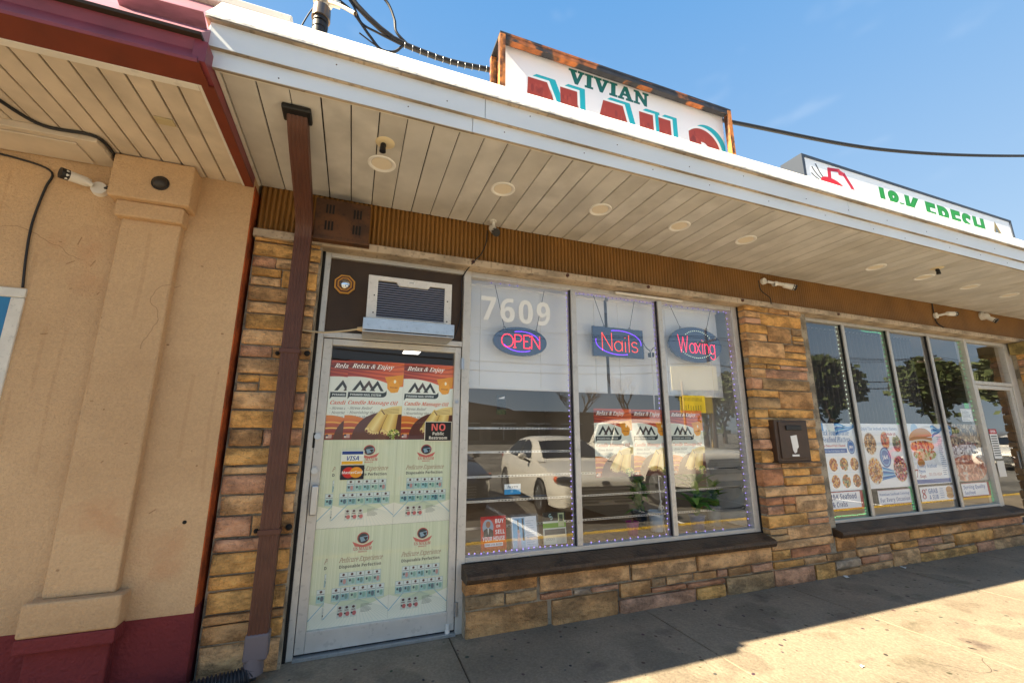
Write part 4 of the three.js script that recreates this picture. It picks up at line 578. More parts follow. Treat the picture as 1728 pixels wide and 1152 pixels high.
{
  const card = (x0, x1, h, mat, label, lean, clear) => { const t = thing('display_card', label, 'display card', [(x0 + x1) / 2, 0.449, -0.16], 'small cards standing on the window ledge'); const g = new THREE.BoxGeometry(x1 - x0, h, 0.003).translate(0, h / 2, 0).rotateX(-lean); mesh('card', g, mat, t); if (clear) mesh('holder', new THREE.BoxGeometry(x1 - x0 + 0.03, h + 0.03, 0.003).translate(0, h / 2 + 0.005, 0.006).rotateX(-lean), new THREE.MeshPhysicalMaterial({ transmission: 1, thickness: 0, roughness: 0.05, color: 0xffffff }), t); mesh('foot', new THREE.BoxGeometry(x1 - x0, 0.004, 0.09).translate(0, 0.002, -0.045), M.plastic, t); };
  card(1.03, 1.245, 0.29, M.buySell, 'red and orange house sale card standing on the window ledge', 0.12);
  card(1.30, 1.525, 0.27, M.modelCard, 'pale blue and white leaflet in a clear holder on the window ledge', 0.2, true);
  card(1.575, 1.79, 0.29, M.greenCard, 'green and brown leaflet stand on the window ledge by the first mullion', 0.1);
  M.blueSquare = print(128, 90, (g) => { g.fillStyle = '#e8f2f6'; g.fillRect(0, 0, 128, 90); g.fillStyle = '#3b9fd8'; g.fillRect(0, 46, 128, 44); T(g, 'luvex', 64, 34, 'italic bold 30px serif', '#3a5a78'); });
  single('sticker', sheet(1.18, 0.92, 1.32, 1.0, -0.043), M.blueSquare, 'small blue and white sticker on the left window pane', 'sticker');
  M.darkCard = print(96, 200, (g) => { g.fillStyle = '#2b2b2a'; g.fillRect(0, 0, 96, 200); poly(g, [[10, 40], [86, 12], [80, 40]], '#e8eaec'); poly(g, [[20, 130], [48, 80], [76, 130]], '#15150f'); g.fillStyle = '#3c4a26'; g.fillRect(0, 150, 96, 50); });
  single('sticker', sheet(1.108, 1.55, 1.188, 1.71, -0.043), M.darkCard, 'narrow dark sticker high on the left window pane', 'sticker');
}
// house number on the glass
const font = await new FontLoader().loadAsync('fonts/droid/droid_sans_bold.typeface.json');
{
  const t = thing('house_number', 'large white house number 7609 on the left window pane', 'house number', [0.95, 2.335, -0.033]);
  const wm = std('#eceeed', 0.5); [...'7609'].forEach((ch, i) => { const g = new TextGeometry(ch, { font, size: 0.212, depth: 0.0015, curveSegments: 10 }); mesh('digit', g.scale(0.92, 1, 1).translate(i * 0.172, 0.005, 0), wm, t); });
}
// white shades behind the signs
for (const [a, b, l] of [[0.885, 2.29, 'wide white roller blind behind the open sign'], [2.325, 3.745, 'white roller blind behind the two right hand signs']]) {
  const t = thing('roller_blind', l, 'blind', [0, 0, -0.21], 'white shades in the nail shop window');
  mesh('cloth', bx(a, 1.785, -0.002, b, 2.70, 0.002), M.shade, t); mesh('bottom_bar', rbx(a, 1.772, -0.008, b, 1.786, 0.008, 0.004), M.white, t); mesh('head_rail', rbx(a, 2.70, -0.03, b, 2.752, 0.03, 0.01), M.white, t);
  for (const x of [a + 0.12, (a + b) / 2, b - 0.12]) mesh('cord', cyl(0.003, 0.9, [x, 2.25, 0.004], 'y', 0.003, 6), M.white, t);
}

// ------------------------------------------------------------------ LED signs hanging on chains
const glow = (hex, k) => new THREE.MeshStandardMaterial({ color: '#120808', emissive: new THREE.Color(hex), emissiveIntensity: k, roughness: 0.4 });
M.ledRed = glow('#ff1030', 0.75); M.ledOrange = glow('#ff3812', 0.75); M.ledViolet = glow('#7a28ff', 0.9); M.ledWhite = glow('#e8ffe0', 0.4); M.ledPink = glow('#ff1648', 0.8); M.ledGreen = glow('#7dffa0', 0.34); M.ledLilac = glow('#a890ff', 0.4);
const dotGeo = new THREE.OctahedronGeometry(1, 1);
function dots(pts, r, z) { return merge(pts.map(([x, y]) => dotGeo.clone().scale(r, r, r * 0.7).translate(x, y, z))); }
function along(paths, step) { const out = []; for (const p of paths) { let acc = 0; for (let i = 0; i + 1 < p.length; i++) { const [x0, y0] = p[i], [x1, y1] = p[i + 1], l = Math.hypot(x1 - x0, y1 - y0); while (acc < l) { out.push([lerp(x0, x1, acc / l), lerp(y0, y1, acc / l)]); acc += step; } acc -= l; } } return out; }
const arc = (cx, cy, a, b, t0, t1, n = 24) => Array.from({ length: n + 1 }, (_, i) => { const t = lerp(t0, t1, i / n) * D2R; return [cx + a * Math.cos(t), cy + b * Math.sin(t)]; });
// stroke letters on a 0..1 high cell
const L = {
  O: [0.85, [arc(0.42, 0.5, 0.42, 0.5, 0, 360)]], P: [0.66, [[[0.1, 0], [0.1, 1], [0.4, 1]], arc(0.38, 0.74, 0.22, 0.26, 90, -90), [[0.38, 0.48], [0.1, 0.48]], [[0, 0], [0.22, 0]]]],
  E: [0.62, [[[0.55, 1], [0.1, 1], [0.1, 0], [0.55, 0]], [[0.1, 0.52], [0.42, 0.52]], [[0.55, 1], [0.55, 0.86]], [[0.55, 0], [0.55, 0.14]]]], N: [0.8, [[[0.06, 0], [0.06, 1], [0.66, 0], [0.66, 1]]]],
  a: [0.62, [arc(0.27, 0.28, 0.25, 0.28, 0, 360), [[0.52, 0.58], [0.52, 0]]]], i: [0.24, [[[0.1, 0], [0.1, 0.58]], [[0.1, 0.8], [0.1, 0.83]]]], l: [0.24, [[[0.1, 0], [0.1, 1]]]],
  s: [0.5, [[...arc(0.22, 0.44, 0.18, 0.15, 30, 250, 12), ...arc(0.22, 0.15, 0.2, 0.15, 80, -160, 12)]]], W: [0.98, [[[0, 1], [0.22, 0], [0.44, 0.9], [0.66, 0], [0.88, 1]]]], x: [0.5, [[[0, 0.58], [0.4, 0]], [[0.4, 0.58], [0, 0]]]],
  n: [0.54, [[[0.06, 0], [0.06, 0.58]], arc(0.24, 0.38, 0.18, 0.2, 180, 0, 10), [[0.42, 0.38], [0.42, 0]]]], g: [0.56, [arc(0.24, 0.3, 0.23, 0.28, 0, 360), [[0.47, 0.58], [0.47, -0.12]], arc(0.25, -0.12, 0.22, 0.18, 0, -170, 10)]],
};
function word(s, h, w, step) { let x = 0; const all = []; for (const ch of s) { const [adv, ps] = L[ch]; for (const p of ps) all.push(p.map(([a, b]) => [(x + a), b])); x += adv; } x -= 0.15; return along(all.map((p) => p.map(([a, b]) => [(a / x - 0.5) * w, (b - 0.5) * h])), step); }
M.signBody = new THREE.MeshPhysicalMaterial({ color: '#10264c', roughness: 0.18, clearcoat: 0.6 });
function ledSign(label, [x, y], shape, word1, wm, arcs, am, hooks, gap = 0.0115) {
  const t = thing('led_sign', label, 'led sign', [x, y, -0.1], 'lit signs hanging in the nail shop window');
  mesh('sign_body', new THREE.ExtrudeGeometry(shape, { depth: 0.02, bevelEnabled: true, bevelSize: 0.005, bevelThickness: 0.004, curveSegments: 40, bevelSegments: 2 }).translate(0, 0, -0.02), M.signBody, t);
  mesh('letters', dots(word1, 0.0040, 0.006), wm, t);
  mesh('swirl', dots(along(arcs, gap), 0.0040, 0.006), am, t);
  for (const [a, b, c, d] of hooks) mesh('chain', [rod([a, b, -0.01], [c, d, -0.01], 0.0028, 5), new THREE.TorusGeometry(0.012, 0.0025, 5, 12).translate(a, b, -0.01)], M.cable, t);
  return t;
}
const oval = (a, b) => { const s = new THREE.Shape(); for (let i = 0; i < 64; i++) { const t = i / 64 * Math.PI * 2; i ? s.lineTo(a * Math.cos(t), b * Math.sin(t)) : s.moveTo(a, 0); } s.closePath(); return s; }, rect = (a, b) => new THREE.Shape([[-a, -b], [a, -b], [a, b], [-a, b]].map(([p, q]) => new THREE.Vector2(p, q)));
ledSign('oval blue sign with lit red word OPEN hanging in the window', [1.345, 2.19], oval(0.25, 0.126), word('OPEN', 0.115, 0.36, 0.006), M.ledRed, [arc(0.01, -0.005, 0.17, 0.095, 20, 112), arc(0, 0.0, 0.17, 0.092, 205, 300)], M.ledViolet, [[-0.15, 0.115, -0.24, 0.5], [0.155, 0.11, 0.24, 0.5]]);
ledSign('rectangular blue sign with lit orange word Nails hanging in the window', [2.37, 2.257], rect(0.282, 0.14), word('Nails', 0.17, 0.40, 0.0115), M.ledOrange, [arc(0.0, 0.0, 0.255, 0.118, -5, 108, 40), arc(-0.0, 0.0, 0.26, 0.12, 172, 292, 40)], M.ledViolet, [[-0.15, 0.15, -0.26, 0.46], [0.14, 0.15, 0.22, 0.46]]);
ledSign('oval blue sign with lit red word Waxing hanging in the window', [3.325, 2.305], oval(0.345, 0.185), word('Waxing', 0.18, 0.47, 0.0115), M.ledPink, [arc(0.02, 0.01, 0.2, 0.14, 35, 140, 12), arc(0, -0.0, 0.23, 0.14, 210, 325, 16)], M.ledWhite, [[-0.18, 0.17, -0.3, 0.42], [0.17, 0.18, 0.26, 0.42]], 0.026);
single('plug_adapter', [rbx(2.725, 2.14, -0.13, 2.775, 2.185, -0.09, 0.006), tube([[2.655, 2.3, -0.11], [2.68, 2.24, -0.1], [2.74, 2.19, -0.1]], 0.004), tube([[2.75, 2.185, -0.11], [2.77, 2.23, -0.1], [2.80, 2.24, -0.09]], 0.004)], M.black, 'small black plug adapter beside the rectangular lit sign', 'adapter');
// strings of tiny lights round the panes
const string = (pts, mat, label, r = 0.0055) => { const out = []; for (let i = 0; i < pts.length; i++) out.push(dotGeo.clone().scale(r, r, r).translate(...pts[i])); single('string_lights', merge(out), mat, label, 'string lights', 'strings of tiny lights in the windows'); };
const run = (x0, y0, x1, y1, step, z = -0.05, j = 0.004) => { const n = Math.round(Math.hypot(x1 - x0, y1 - y0) / step); return Array.from({ length: n + 1 }, (_, i) => [lerp(x0, x1, i / n) + rr(-j, j), lerp(y0, y1, i / n) + rr(-j, j), z]); };
string(run(1.786, 0.55, 1.786, 2.68, 0.045), M.ledLilac, 'lilac string lights down the left side of the first window mullion');
string(run(2.762, 0.55, 2.762, 2.68, 0.045), M.ledLilac, 'lilac string lights down the left side of the second window mullion');
string(run(3.738, 0.52, 3.738, 2.68, 0.06), M.ledLilac, 'lilac string lights down the right jamb of the nail shop window');
string([...run(0.9, 0.506, 1.78, 0.506, 0.05), ...run(1.88, 0.506, 2.74, 0.506, 0.08), ...run(2.86, 0.506, 3.4, 0.506, 0.1)], M.ledLilac, 'lilac string lights along the bottom of the nail shop window');
string([...run(1.05, 2.685, 1.3, 2.685, 0.08), ...run(1.88, 2.685, 2.74, 2.685, 0.045), ...run(2.86, 2.685, 3.7, 2.685, 0.07)], M.ledLilac, 'lilac string lights along the top of the nail shop window');
string(run(5.505, 1.52, 5.505, 2.68, 0.055), M.ledWhite, 'white string lights beside the first mullion of the second shop');
string([...run(6.375, 1.52, 6.375, 2.67, 0.06), ...run(6.0, 2.675, 6.36, 2.675, 0.04)], M.ledGreen, 'green string lights beside the second mullion of the second shop');
string(run(8.12, 1.52, 8.12, 2.68, 0.065), M.ledGreen, 'green string lights beside the second shop door');
string([...run(5.505, 0.52, 5.505, 0.76, 0.03), ...run(4.9, 0.515, 5.48, 0.515, 0.03)], M.ledGreen, 'green string lights at the bottom corner beside the seafood name sign');
string(run(6.385, 0.52, 6.385, 0.76, 0.03), M.ledGreen, 'green string lights at the bottom of the second seafood pane');
string(run(8.12, 0.52, 8.12, 0.76, 0.03), M.ledGreen, 'green string lights at the bottom of the last seafood pane');

// ------------------------------------------------------------------ display bay: bars, pots
[1.44, 1.24, 1.04, 0.845, 0.64].forEach((y, i) => {
  const end = i < 2 ? 2.0 : 3.93, t = thing('display_bar', ['topmost', 'second', 'third', 'fourth', 'lowest'][i] + ' slotted metal bar across the nail shop window', 'bar', [0, y, -0.26], 'slotted bars behind the window');
  mesh('rail', bx(0.87, -0.009, -0.004, end, 0.009, 0.004), M.galv, t);
  const sl = []; for (let x = 1.2; x < end - 0.05; x += 0.03) sl.push(bx(x, -0.0035, 0.0042, x + 0.016, 0.0035, 0.0052)); mesh('slots', sl, M.dark, t);
  if (i > 1) mesh('end_cap', [cyl(0.02, 0.02, [3.92, 0, 0], 'x')], M.steel, t);
});
function pot(name, label, x, z, r, h, mat, plant) {
  const t = thing(name, label, 'plant pot', [x, 0.449, z]);
  mesh('pot', new THREE.LatheGeometry([[0, 0], [r * 0.78, 0], [r, h], [r * 1.08, h], [r * 1.08, h * 0.92], [r * 0.98, h * 0.9], [r * 0.9, h * 0.85], [0, h * 0.85]].map(([a, b]) => new THREE.Vector2(a, b)), 24), mat, t);
  if (plant) plant(t, h); return t;
}
const leaf = (x, y, z, len, wid, yaw, up, bend = 0.5) => { const g = new THREE.PlaneGeometry(wid, len, 2, 4).translate(0, len / 2, 0), p = g.attributes.position; for (let i = 0; i < p.count; i++) { const v = p.getY(i) / len; p.setX(i, p.getX(i) * Math.sin(Math.PI * clamp(v * 0.92 + 0.06)) ); p.setZ(i, -bend * v * v * len + Math.abs(p.getX(i)) * 0.3); } g.computeVertexNormals(); return g.rotateX(-up).rotateY(yaw).translate(x, y, z); };
M.leafA = new THREE.MeshPhysicalMaterial({ color: '#5c8f36', roughness: 0.5, side: THREE.DoubleSide }); M.leafB = new THREE.MeshPhysicalMaterial({ color: '#86ad48', roughness: 0.5, side: THREE.DoubleSide }); M.leafDry = std('#7d4a32', 0.8, { side: THREE.DoubleSide });
const leafy = (n, len, wid, mats, y0 = 0, spread = 0.04) => (t, h) => { const st = []; for (let i = 0; i < n; i++) { const a = rr(0, 6.3), k = rr(0.1, 1), y = h * 0.9 + y0 * rnd(); mesh('leaf', leaf(Math.cos(a) * spread * k, y, Math.sin(a) * spread * k, len * rr(0.6, 1.1), wid * rr(0.7, 1.1), a, rr(0.2, 1.0), rr(0.2, 0.8)), mats[i % mats.length], t); } if (y0) mesh('stem', [rod([0, h * 0.8, 0], [0.01, h + y0, 0], 0.006), rod([0, h * 0.8, 0], [-0.03, h + y0 * 0.8, 0.02], 0.005)], M.green1, t); };
pot('plant_pot', 'small magenta pot with a dry plant on the ledge', 2.60, -0.36, 0.06, 0.12, std('#b4287a', 0.45), (t, h) => leafy(8, 0.12, 0.012, [M.leafDry], 0, 0.02)(t, h));
pot('plant_pot', 'white pail holding tools on the ledge by the second mullion', 2.93, -0.42, 0.075, 0.19, std('#d5dde2', 0.5), (t, h) => { mesh('tool_handle', [rod([0, h * 0.6, 0], [0.06, h + 0.1, 0.02], 0.01), new THREE.TorusGeometry(0.02, 0.006, 8, 16).translate(0.05, h + 0.03, 0.03)], M.plastic, t); });
pot('plant_pot', 'blue grey pot with yellow wrap and tall leafy plant', 3.36, -0.33, 0.075, 0.14, std('#5b6d92', 0.5), (t, h) => { mesh('yellow_wrap', new THREE.ConeGeometry(0.06, 0.09, 9, 2, true).rotateX(Math.PI).translate(0.01, h + 0.03, 0), std('#e0b926', 0.7, { side: THREE.DoubleSide }), t); leafy(34, 0.26, 0.085, [M.leafA, M.leafB], 0.36, 0.06)(t, h); });
pot('plant_pot', 'pale pot with a broad leaved plant beside the display side wall', 3.68, -0.42, 0.07, 0.2, std('#b9b6b0', 0.5), leafy(28, 0.2, 0.1, [M.leafB, M.leafA], 0.2, 0.07));
pot('plant_pot', 'dark pot with a bushy dark green plant behind the white pail', 2.86, -0.6, 0.08, 0.16, M.rubber, leafy(48, 0.2, 0.07, [M.leafA], 0.28, 0.1));
single('hanging_cord', tube([[2.74, 2.2, -0.09], [2.735, 1.2, -0.1], [2.75, 0.9, -0.12], [2.79, 0.6, -0.15], [2.85, 0.47, -0.2]], 0.006, 40, 6), M.plastic, 'white power cord hanging behind the second mullion', 'cord');

// ------------------------------------------------------------------ second shop: posters
const food = { orange: ['#c9772a', '#e0a03c', '#a8501c', '#e8c070', '#8c3a16'], red: ['#b3261c', '#d85a30', '#e8a060', '#7c1a14'], brown: ['#8a5a30', '#c08a50', '#5c3618', '#d8b078'], green: ['#4a5a30', '#6d7a48', '#2c3620', '#a0a878'] };
const badge = (g, x, y, r) => { ell(g, x, y, r, r * 1.15, '#1f4f9c'); ell(g, x, y, r * 0.84, r, '#7fb4e0'); ell(g, x, y, r * 0.7, r * 0.82, '#2a68b4'); T(g, 'J&K', x, y + r * 0.2, `bold ${r * 0.62}px sans-serif`, '#fff'); };
const waves = (g, x, y, w, h) => { for (let i = 0; i < 9; i++) { g.strokeStyle = ['#2d82c8', '#6db7e4', '#bfe0f4', '#1a5fae'][i % 4]; g.lineWidth = h * 0.1; g.beginPath(); g.moveTo(x, y + h * (i / 9)); g.bezierCurveTo(x + w * 0.3, y - h * 0.4 + h * (i / 9), x + w * 0.6, y + h * 0.7, x + w, y + h * 0.2 * (i / 9)); g.stroke(); } };
M.jk1 = print(560, 600, (g, w, h) => { g.fillStyle = '#e8f1f8'; g.fillRect(0, 0, w, h); waves(g, 260, 10, 300, 110); g.fillStyle = '#2b86c6'; g.fillRect(0, 0, 90, 70);
  slant(g, 44, 108, -0.1, () => T(g, 'Pick Your Favorite', 0, 0, 'italic bold 64px serif', '#2f6fb0', 'left', 420)); slant(g, 50, 170, -0.1, () => T(g, 'Seafood Platters', 0, 0, 'italic bold 64px serif', '#2f6fb0', 'left', 420));
  T(g, 'Your Choice of Fried or Steamed', 210, 214, 'bold 28px sans-serif', '#b32a2a', 'center', 350); g.fillStyle = '#1f62b0'; g.fillRect(20, 228, 380, 40); T(g, 'Pick Two Fish Platters, More', 210, 258, '24px sans-serif', '#cfe4f6', 'center', 340); badge(g, 470, 216, 56);
  for (let r = 0; r < 2; r++) for (let i = 0; i < 4; i++) { g.fillStyle = '#f6f8f8'; g.fillRect(-70 + i * 158, 300 + r * 148, 150, 140); pebble(g, 5 + i * 158, 370 + r * 148, 62, 58, food[['orange', 'orange', 'green', 'brown'][i]].concat(food.orange), 130, 14); } });
M.jk2 = print(640, 600, (g, w, h) => { g.fillStyle = '#eef2f6'; g.fillRect(0, 0, w, h); waves(g, 120, 420, 520, 150); T(g, 'Enjoy Fine Seafood, Party Platters', 310, 62, 'bold 38px serif', '#5b78a8', 'center', 540);
  const plate = (x, y, a, b, c) => { ell(g, x, y, a + 8, b + 8, '#dcdcd4'); pebble(g, x, y, a, b, c, 260, 13); pebble(g, x, y, a * 0.3, b * 0.3, ['#33241a', '#5c4a3a', '#8a5a30'], 30, 8); };
  plate(140, 190, 84, 100, food.brown); plate(370, 160, 64, 80, food.red); plate(540, 190, 62, 80, food.green); plate(150, 440, 100, 118, food.orange); plate(530, 430, 100, 120, ['#8c1c34', '#c03048', '#e08098', '#50101c', '#d8a040']); badge(g, 330, 320, 82); g.fillStyle = '#fff'; g.fillRect(410, 70, 140, 56); T(g, 'Made 3.0', 480, 112, 'bold 34px sans-serif', '#b03040', 'center', 130); });
M.jk3 = print(640, 600, (g, w, h) => { g.fillStyle = '#edf3f8'; g.fillRect(0, 0, w, h); ell(g, 170, 60, 60, 60, '#a9cdea'); waves(g, 450, 30, 190, 120);
  g.fillStyle = '#c98a44'; g.beginPath(); g.ellipse(250, 150, 200, 104, -0.12, Math.PI, 2 * Math.PI); g.fill(); g.fillRect(60, 140, 380, 30); ell(g, 260, 190, 190, 34, '#efe4d0'); pebble(g, 250, 230, 200, 60, food.orange, 200, 20); pebble(g, 270, 310, 190, 60, ['#a8b878', '#d8dcb8', '#c86848', '#e8e0c8'], 200, 22); ell(g, 180, 390, 60, 40, '#b9823e');
  T(g, 'Quality Seafood', 260, 440, 'italic bold 44px serif', '#4a78b4', 'center', 330); T(g, '7', 80, 530, 'bold 110px serif', '#9c3a44'); T(g, 'Open', 170, 490, 'bold 44px sans-serif', '#3a6ab0'); T(g, 'Days', 170, 536, 'bold 44px sans-serif', '#9c3a44'); T(g, '301-350-0024', 380, 520, '40px sans-serif', '#9c5560', 'center', 220); g.fillStyle = '#1f56a4'; g.fillRect(20, 552, 600, 40);
  for (let i = 0; i < 20; i++) { g.fillStyle = '#7d93b4'; g.fillRect(520, 130 + i * 20, rr(50, 100), 7); } });
M.jk4 = print(640, 600, (g, w, h) => { g.fillStyle = '#a59a92'; g.fillRect(0, 0, w, h); pebble(g, 320, 160, 360, 180, ['#5c4a36', '#8a7458', '#3a3026', '#b8a888', '#7a6248'], 500, 26); pebble(g, 320, 300, 360, 80, ['#d8d8d8', '#f0f0f0', '#8a8a8e', '#b8babc'], 240, 24); pebble(g, 300, 470, 340, 140, ['#c8846a', '#e0a888', '#a05c44', '#d8c8bc', '#b8786a'], 420, 30); for (let i = 0; i < 9; i++) ell(g, 180 + i * 50, 70 + (i % 3) * 16, 20, 26, '#2c2822'); badge(g, 74, 70, 50); });
const strip = (lines, col, frame) => print(512, 150, (g, w, h) => { g.fillStyle = frame; g.fillRect(0, 0, w, h); g.fillStyle = '#eef1f6'; g.fillRect(0, 6, w - (frame === '#a8262c' ? 46 : 8), h - 12); lines.forEach(([s, x, y, f, c, mw]) => T(g, s, x, y, f, c ?? col, 'left', mw)); });
M.js1 = strip([['J&K Seafood', 56, 66, 'bold 62px sans-serif', null, 385], ['& Crabs', 60, 128, 'bold 58px sans-serif', null, 210], ['═══', 280, 124, 'bold 50px sans-serif', '#2f74b8', 160]], '#23407c', '#a8262c');
M.js2 = strip([['Premium Seafood Catering', 20, 60, 'bold 36px sans-serif', '#5a76ae', 470], ['For Every Occasion', 20, 122, 'bold 56px sans-serif', null, 470]], '#3a5a98', '#b98a92');
M.js3 = print(512, 120, (g, w, h) => { g.fillStyle = '#eef0f4'; g.fillRect(0, 0, w, h); T(g, '8', 52, 98, 'bold 110px serif', '#a83a44'); T(g, '″', 92, 60, 'bold 60px serif', '#a83a44'); T(g, 'GRAB', 190, 56, 'bold 54px sans-serif', '#4a6ca8', 'center', 150); T(g, 'A SUB', 190, 106, 'bold 50px sans-serif', '#4a6ca8', 'center', 150); for (let i = 0; i < 5; i++) { g.fillStyle = '#98a8c4'; g.fillRect(290, 20 + i * 18, rr(50, 80), 6); } ell(g, 440, 40, 52, 34, '#b8803c'); ell(g, 440, 66, 54, 14, '#d8b070'); ell(g, 440, 88, 54, 22, '#c08a44'); });
M.js4 = strip([['Serving Quality', 30, 66, 'bold 54px sans-serif', null, 420], ['Seafood', 34, 126, 'bold 50px sans-serif', null, 220]], '#4a6aa8', '#a8262c');
for (const [m, a, b, c, d, l, cat] of [
  [M.jk1, 4.9, 0.775, 5.525, 1.512, 'seafood platter poster with two rows of food pictures next to the pillar', 'poster'], [M.jk2, 5.6, 0.775, 6.4, 1.514, 'party platter poster with five round dishes', 'poster'], [M.jk3, 6.47, 0.785, 7.265, 1.52, 'poster with a large fish sandwich', 'poster'], [M.jk4, 7.34, 0.79, 8.13, 1.522, 'photo poster of crabs and raw seafood near the second door', 'poster'],
  [M.js1, 4.9, 0.585, 5.5, 0.77, 'white sign strip naming the seafood and crabs shop', 'sign'], [M.js2, 5.76, 0.592, 6.37, 0.754, 'white sign strip about premium seafood catering', 'sign'], [M.js3, 6.56, 0.586, 7.265, 0.757, 'white sign strip with a small sandwich and red figure eight', 'sign'], [M.js4, 7.45, 0.6, 8.1, 0.768, 'white sign strip with red ends in the last pane', 'sign']]) single(cat === 'poster' ? 'poster' : 'window_sign', sheet(a, b, c, d, -0.045), m, l, cat, cat === 'poster' ? 'seafood posters' : 'seafood sign strips');
M.menu = print(200, 140, (g) => { g.fillStyle = '#dcdcd8'; g.fillRect(0, 0, 200, 140); for (let i = 0; i < 8; i++) { g.fillStyle = '#5a5a60'; g.fillRect(16, 16 + i * 15, rr(80, 160), 5); } });
single('notice', sheet(7.8, 1.56, 8.06, 1.73, -0.047), M.menu, 'white printed notice above the crab photo poster', 'notice');
single('notice', sheet(7.92, 1.74, 8.03, 1.81, -0.047), std('#35b04a', 0.6), 'small green card above the white printed notice', 'notice');
M.hours = print(200, 420, (g) => { g.fillStyle = '#e6e6e2'; g.fillRect(0, 0, 200, 420); g.fillStyle = '#b0262c'; g.fillRect(0, 0, 200, 70); T(g, 'OPEN', 100, 54, 'bold 52px sans-serif', '#fff'); for (let i = 0; i < 9; i++) { g.fillStyle = '#33343a'; g.fillRect(20, 96 + i * 34, 160, 14); } });
single('notice', sheet(8.34, 1.06, 8.53, 1.46, -0.027), M.hours, 'tall opening hours notice with red top on the second shop door', 'notice');
single('notice', sheet(8.36, 0.82, 8.54, 1.03, -0.027), M.plastic, 'blank white paper under the opening hours notice', 'notice');
single('food_stand', [bx(4.9, 0.455, -0.6, 8.0, 0.47, -0.1), ...Array.from({ length: 26 }, (_, i) => bx(4.95 + i * 0.118, 0.47, -0.58, 4.97 + i * 0.118, 0.6, -0.56))], M.galv, 'low metal rack behind the lower edge of the second shop window', 'rack');
{ const cm = std('#4c4a4d', 0.9); const t = thing('window_curtain', 'dark pleated curtain behind the second shop window', 'curtain', [0, 0, -0.35]); const P = [], I = []; for (let i = 0; i <= 400; i++) { const x = 4.5 + i * 0.0076, z = 0.03 * Math.sin(i * 0.55 + Math.sin(i * 0.05) * 2); P.push(x, 0.5, z, x, 2.74, z); if (i) { const a = (i - 1) * 2; I.push(a, a + 2, a + 3, a, a + 3, a + 1); } } const g = new THREE.BufferGeometry(); g.setAttribute('position', new THREE.Float32BufferAttribute(P, 3)); g.setIndex(I); g.computeVertexNormals(); mesh('cloth', g, cm, t); mesh('curtain_rail', rod([4.5, 2.745, 0], [7.6, 2.745, 0], 0.01), M.steel, t); }

// ------------------------------------------------------------------ roof signs
M.vivian = print(1520, 640, (g, w, h) => {
  g.fillStyle = '#e9e8ee'; g.fillRect(0, 0, w, h);
  for (let i = 0; i < 60; i++) { g.fillStyle = 'rgba(170,170,165,0.12)'; g.fillRect(rnd() * w, rnd() * h, rr(2, 30), rr(1, 4)); }
  slant(g, 400, 100, -0.06, () => { g.font = 'bold 118px serif'; g.fillStyle = '#0f4f50'; g.textAlign = 'left'; let x = 0; for (const ch of 'VIVIAN') { g.save(); g.translate(x, 0); g.scale(1.12, 1); g.strokeStyle = '#0f5a5a'; g.lineWidth = 8; g.strokeText(ch, 0, 0); g.fillStyle = '#176a68'; g.fillText(ch, 0, 0); g.restore(); x += g.measureText(ch).width * 1.12 + 8; } });
  const paths = { // bold block letters, 0..1 by 0..1
    N: [[[0.02, 1], [0.08, 0], [0.42, 0], [0.66, 0.55], [0.66, 0], [0.98, 0], [0.98, 1], [0.66, 1], [0.36, 0.45], [0.34, 1]]],
    A: [[[0, 1], [0.32, 0], [0.72, 0], [1, 1], [0.68, 1], [0.62, 0.75], [0.38, 0.75], [0.3, 1]], [[0.43, 0.58], [0.5, 0.3], [0.58, 0.58]]],
    I: [[[0, 0], [1, 0], [1, 1], [0, 1]]], L: [[[0, 0], [0.5, 0], [0.5, 0.72], [1, 0.72], [1, 1], [0, 1]]],
  };
  const letter = (name, x, y, a, b) => { const tr = (ps, dx, dy) => { g.beginPath(); for (const p of ps) { p.forEach(([u, v], i) => { const X = x + u * a + dx, Y = y + v * b + dy; i ? g.lineTo(X, Y) : g.moveTo(X, Y); }); g.closePath(); } };
    for (let k = 10; k >= 0; k--) { tr(paths[name], 26 + k * 2.4, -20 - k * 1.8 + 6); g.fillStyle = '#22aebf'; g.fill('evenodd'); }
    tr(paths[name], 8, -6); g.fillStyle = '#eef0f2'; g.fill('evenodd'); g.strokeStyle = '#eef0f2'; g.lineWidth = 16; g.stroke(); tr(paths[name], 0, 0); g.fillStyle = '#a5402f'; g.fill('evenodd'); };
  letter('N', 126, 150, 330, 380); letter('A', 512, 150, 330, 380); letter('I', 862, 150, 100, 380); letter('L', 1002, 150, 180, 380);
  for (let k = 10; k >= 0; k--) { g.strokeStyle = k > 9 || true ? '#22aebf' : ''; g.lineWidth = 96; g.beginPath(); g.arc(1330 + 26 + k * 2.4, 282 - 18 - k * 1.8, 96, 0.35, Math.PI * 1.32, true); g.stroke(); }
  for (const [c, lw, d] of [['#eef0f2', 116, 6], ['#a5402f', 92, 0]]) { g.strokeStyle = c; g.lineWidth = lw; g.beginPath(); g.arc(1330 + d, 282 - d, 96, 0.05, Math.PI * 1.3, true); g.bezierCurveTo(1270, 412, 1430, 392, 1420, 482); g.stroke(); }
  for (let i = 0; i < 500; i++) { const x = rr(110, 1480), y = rr(180, 560), q = g.getImageData(x, y, 1, 1).data; if (q[0] > 140 && q[2] < 90) ell(g, x, y, rr(4, 12), rr(8, 26), rnd() < 0.5 ? 'rgba(110,40,34,0.35)' : 'rgba(190,90,70,0.3)', 0); }
}, 0.5);
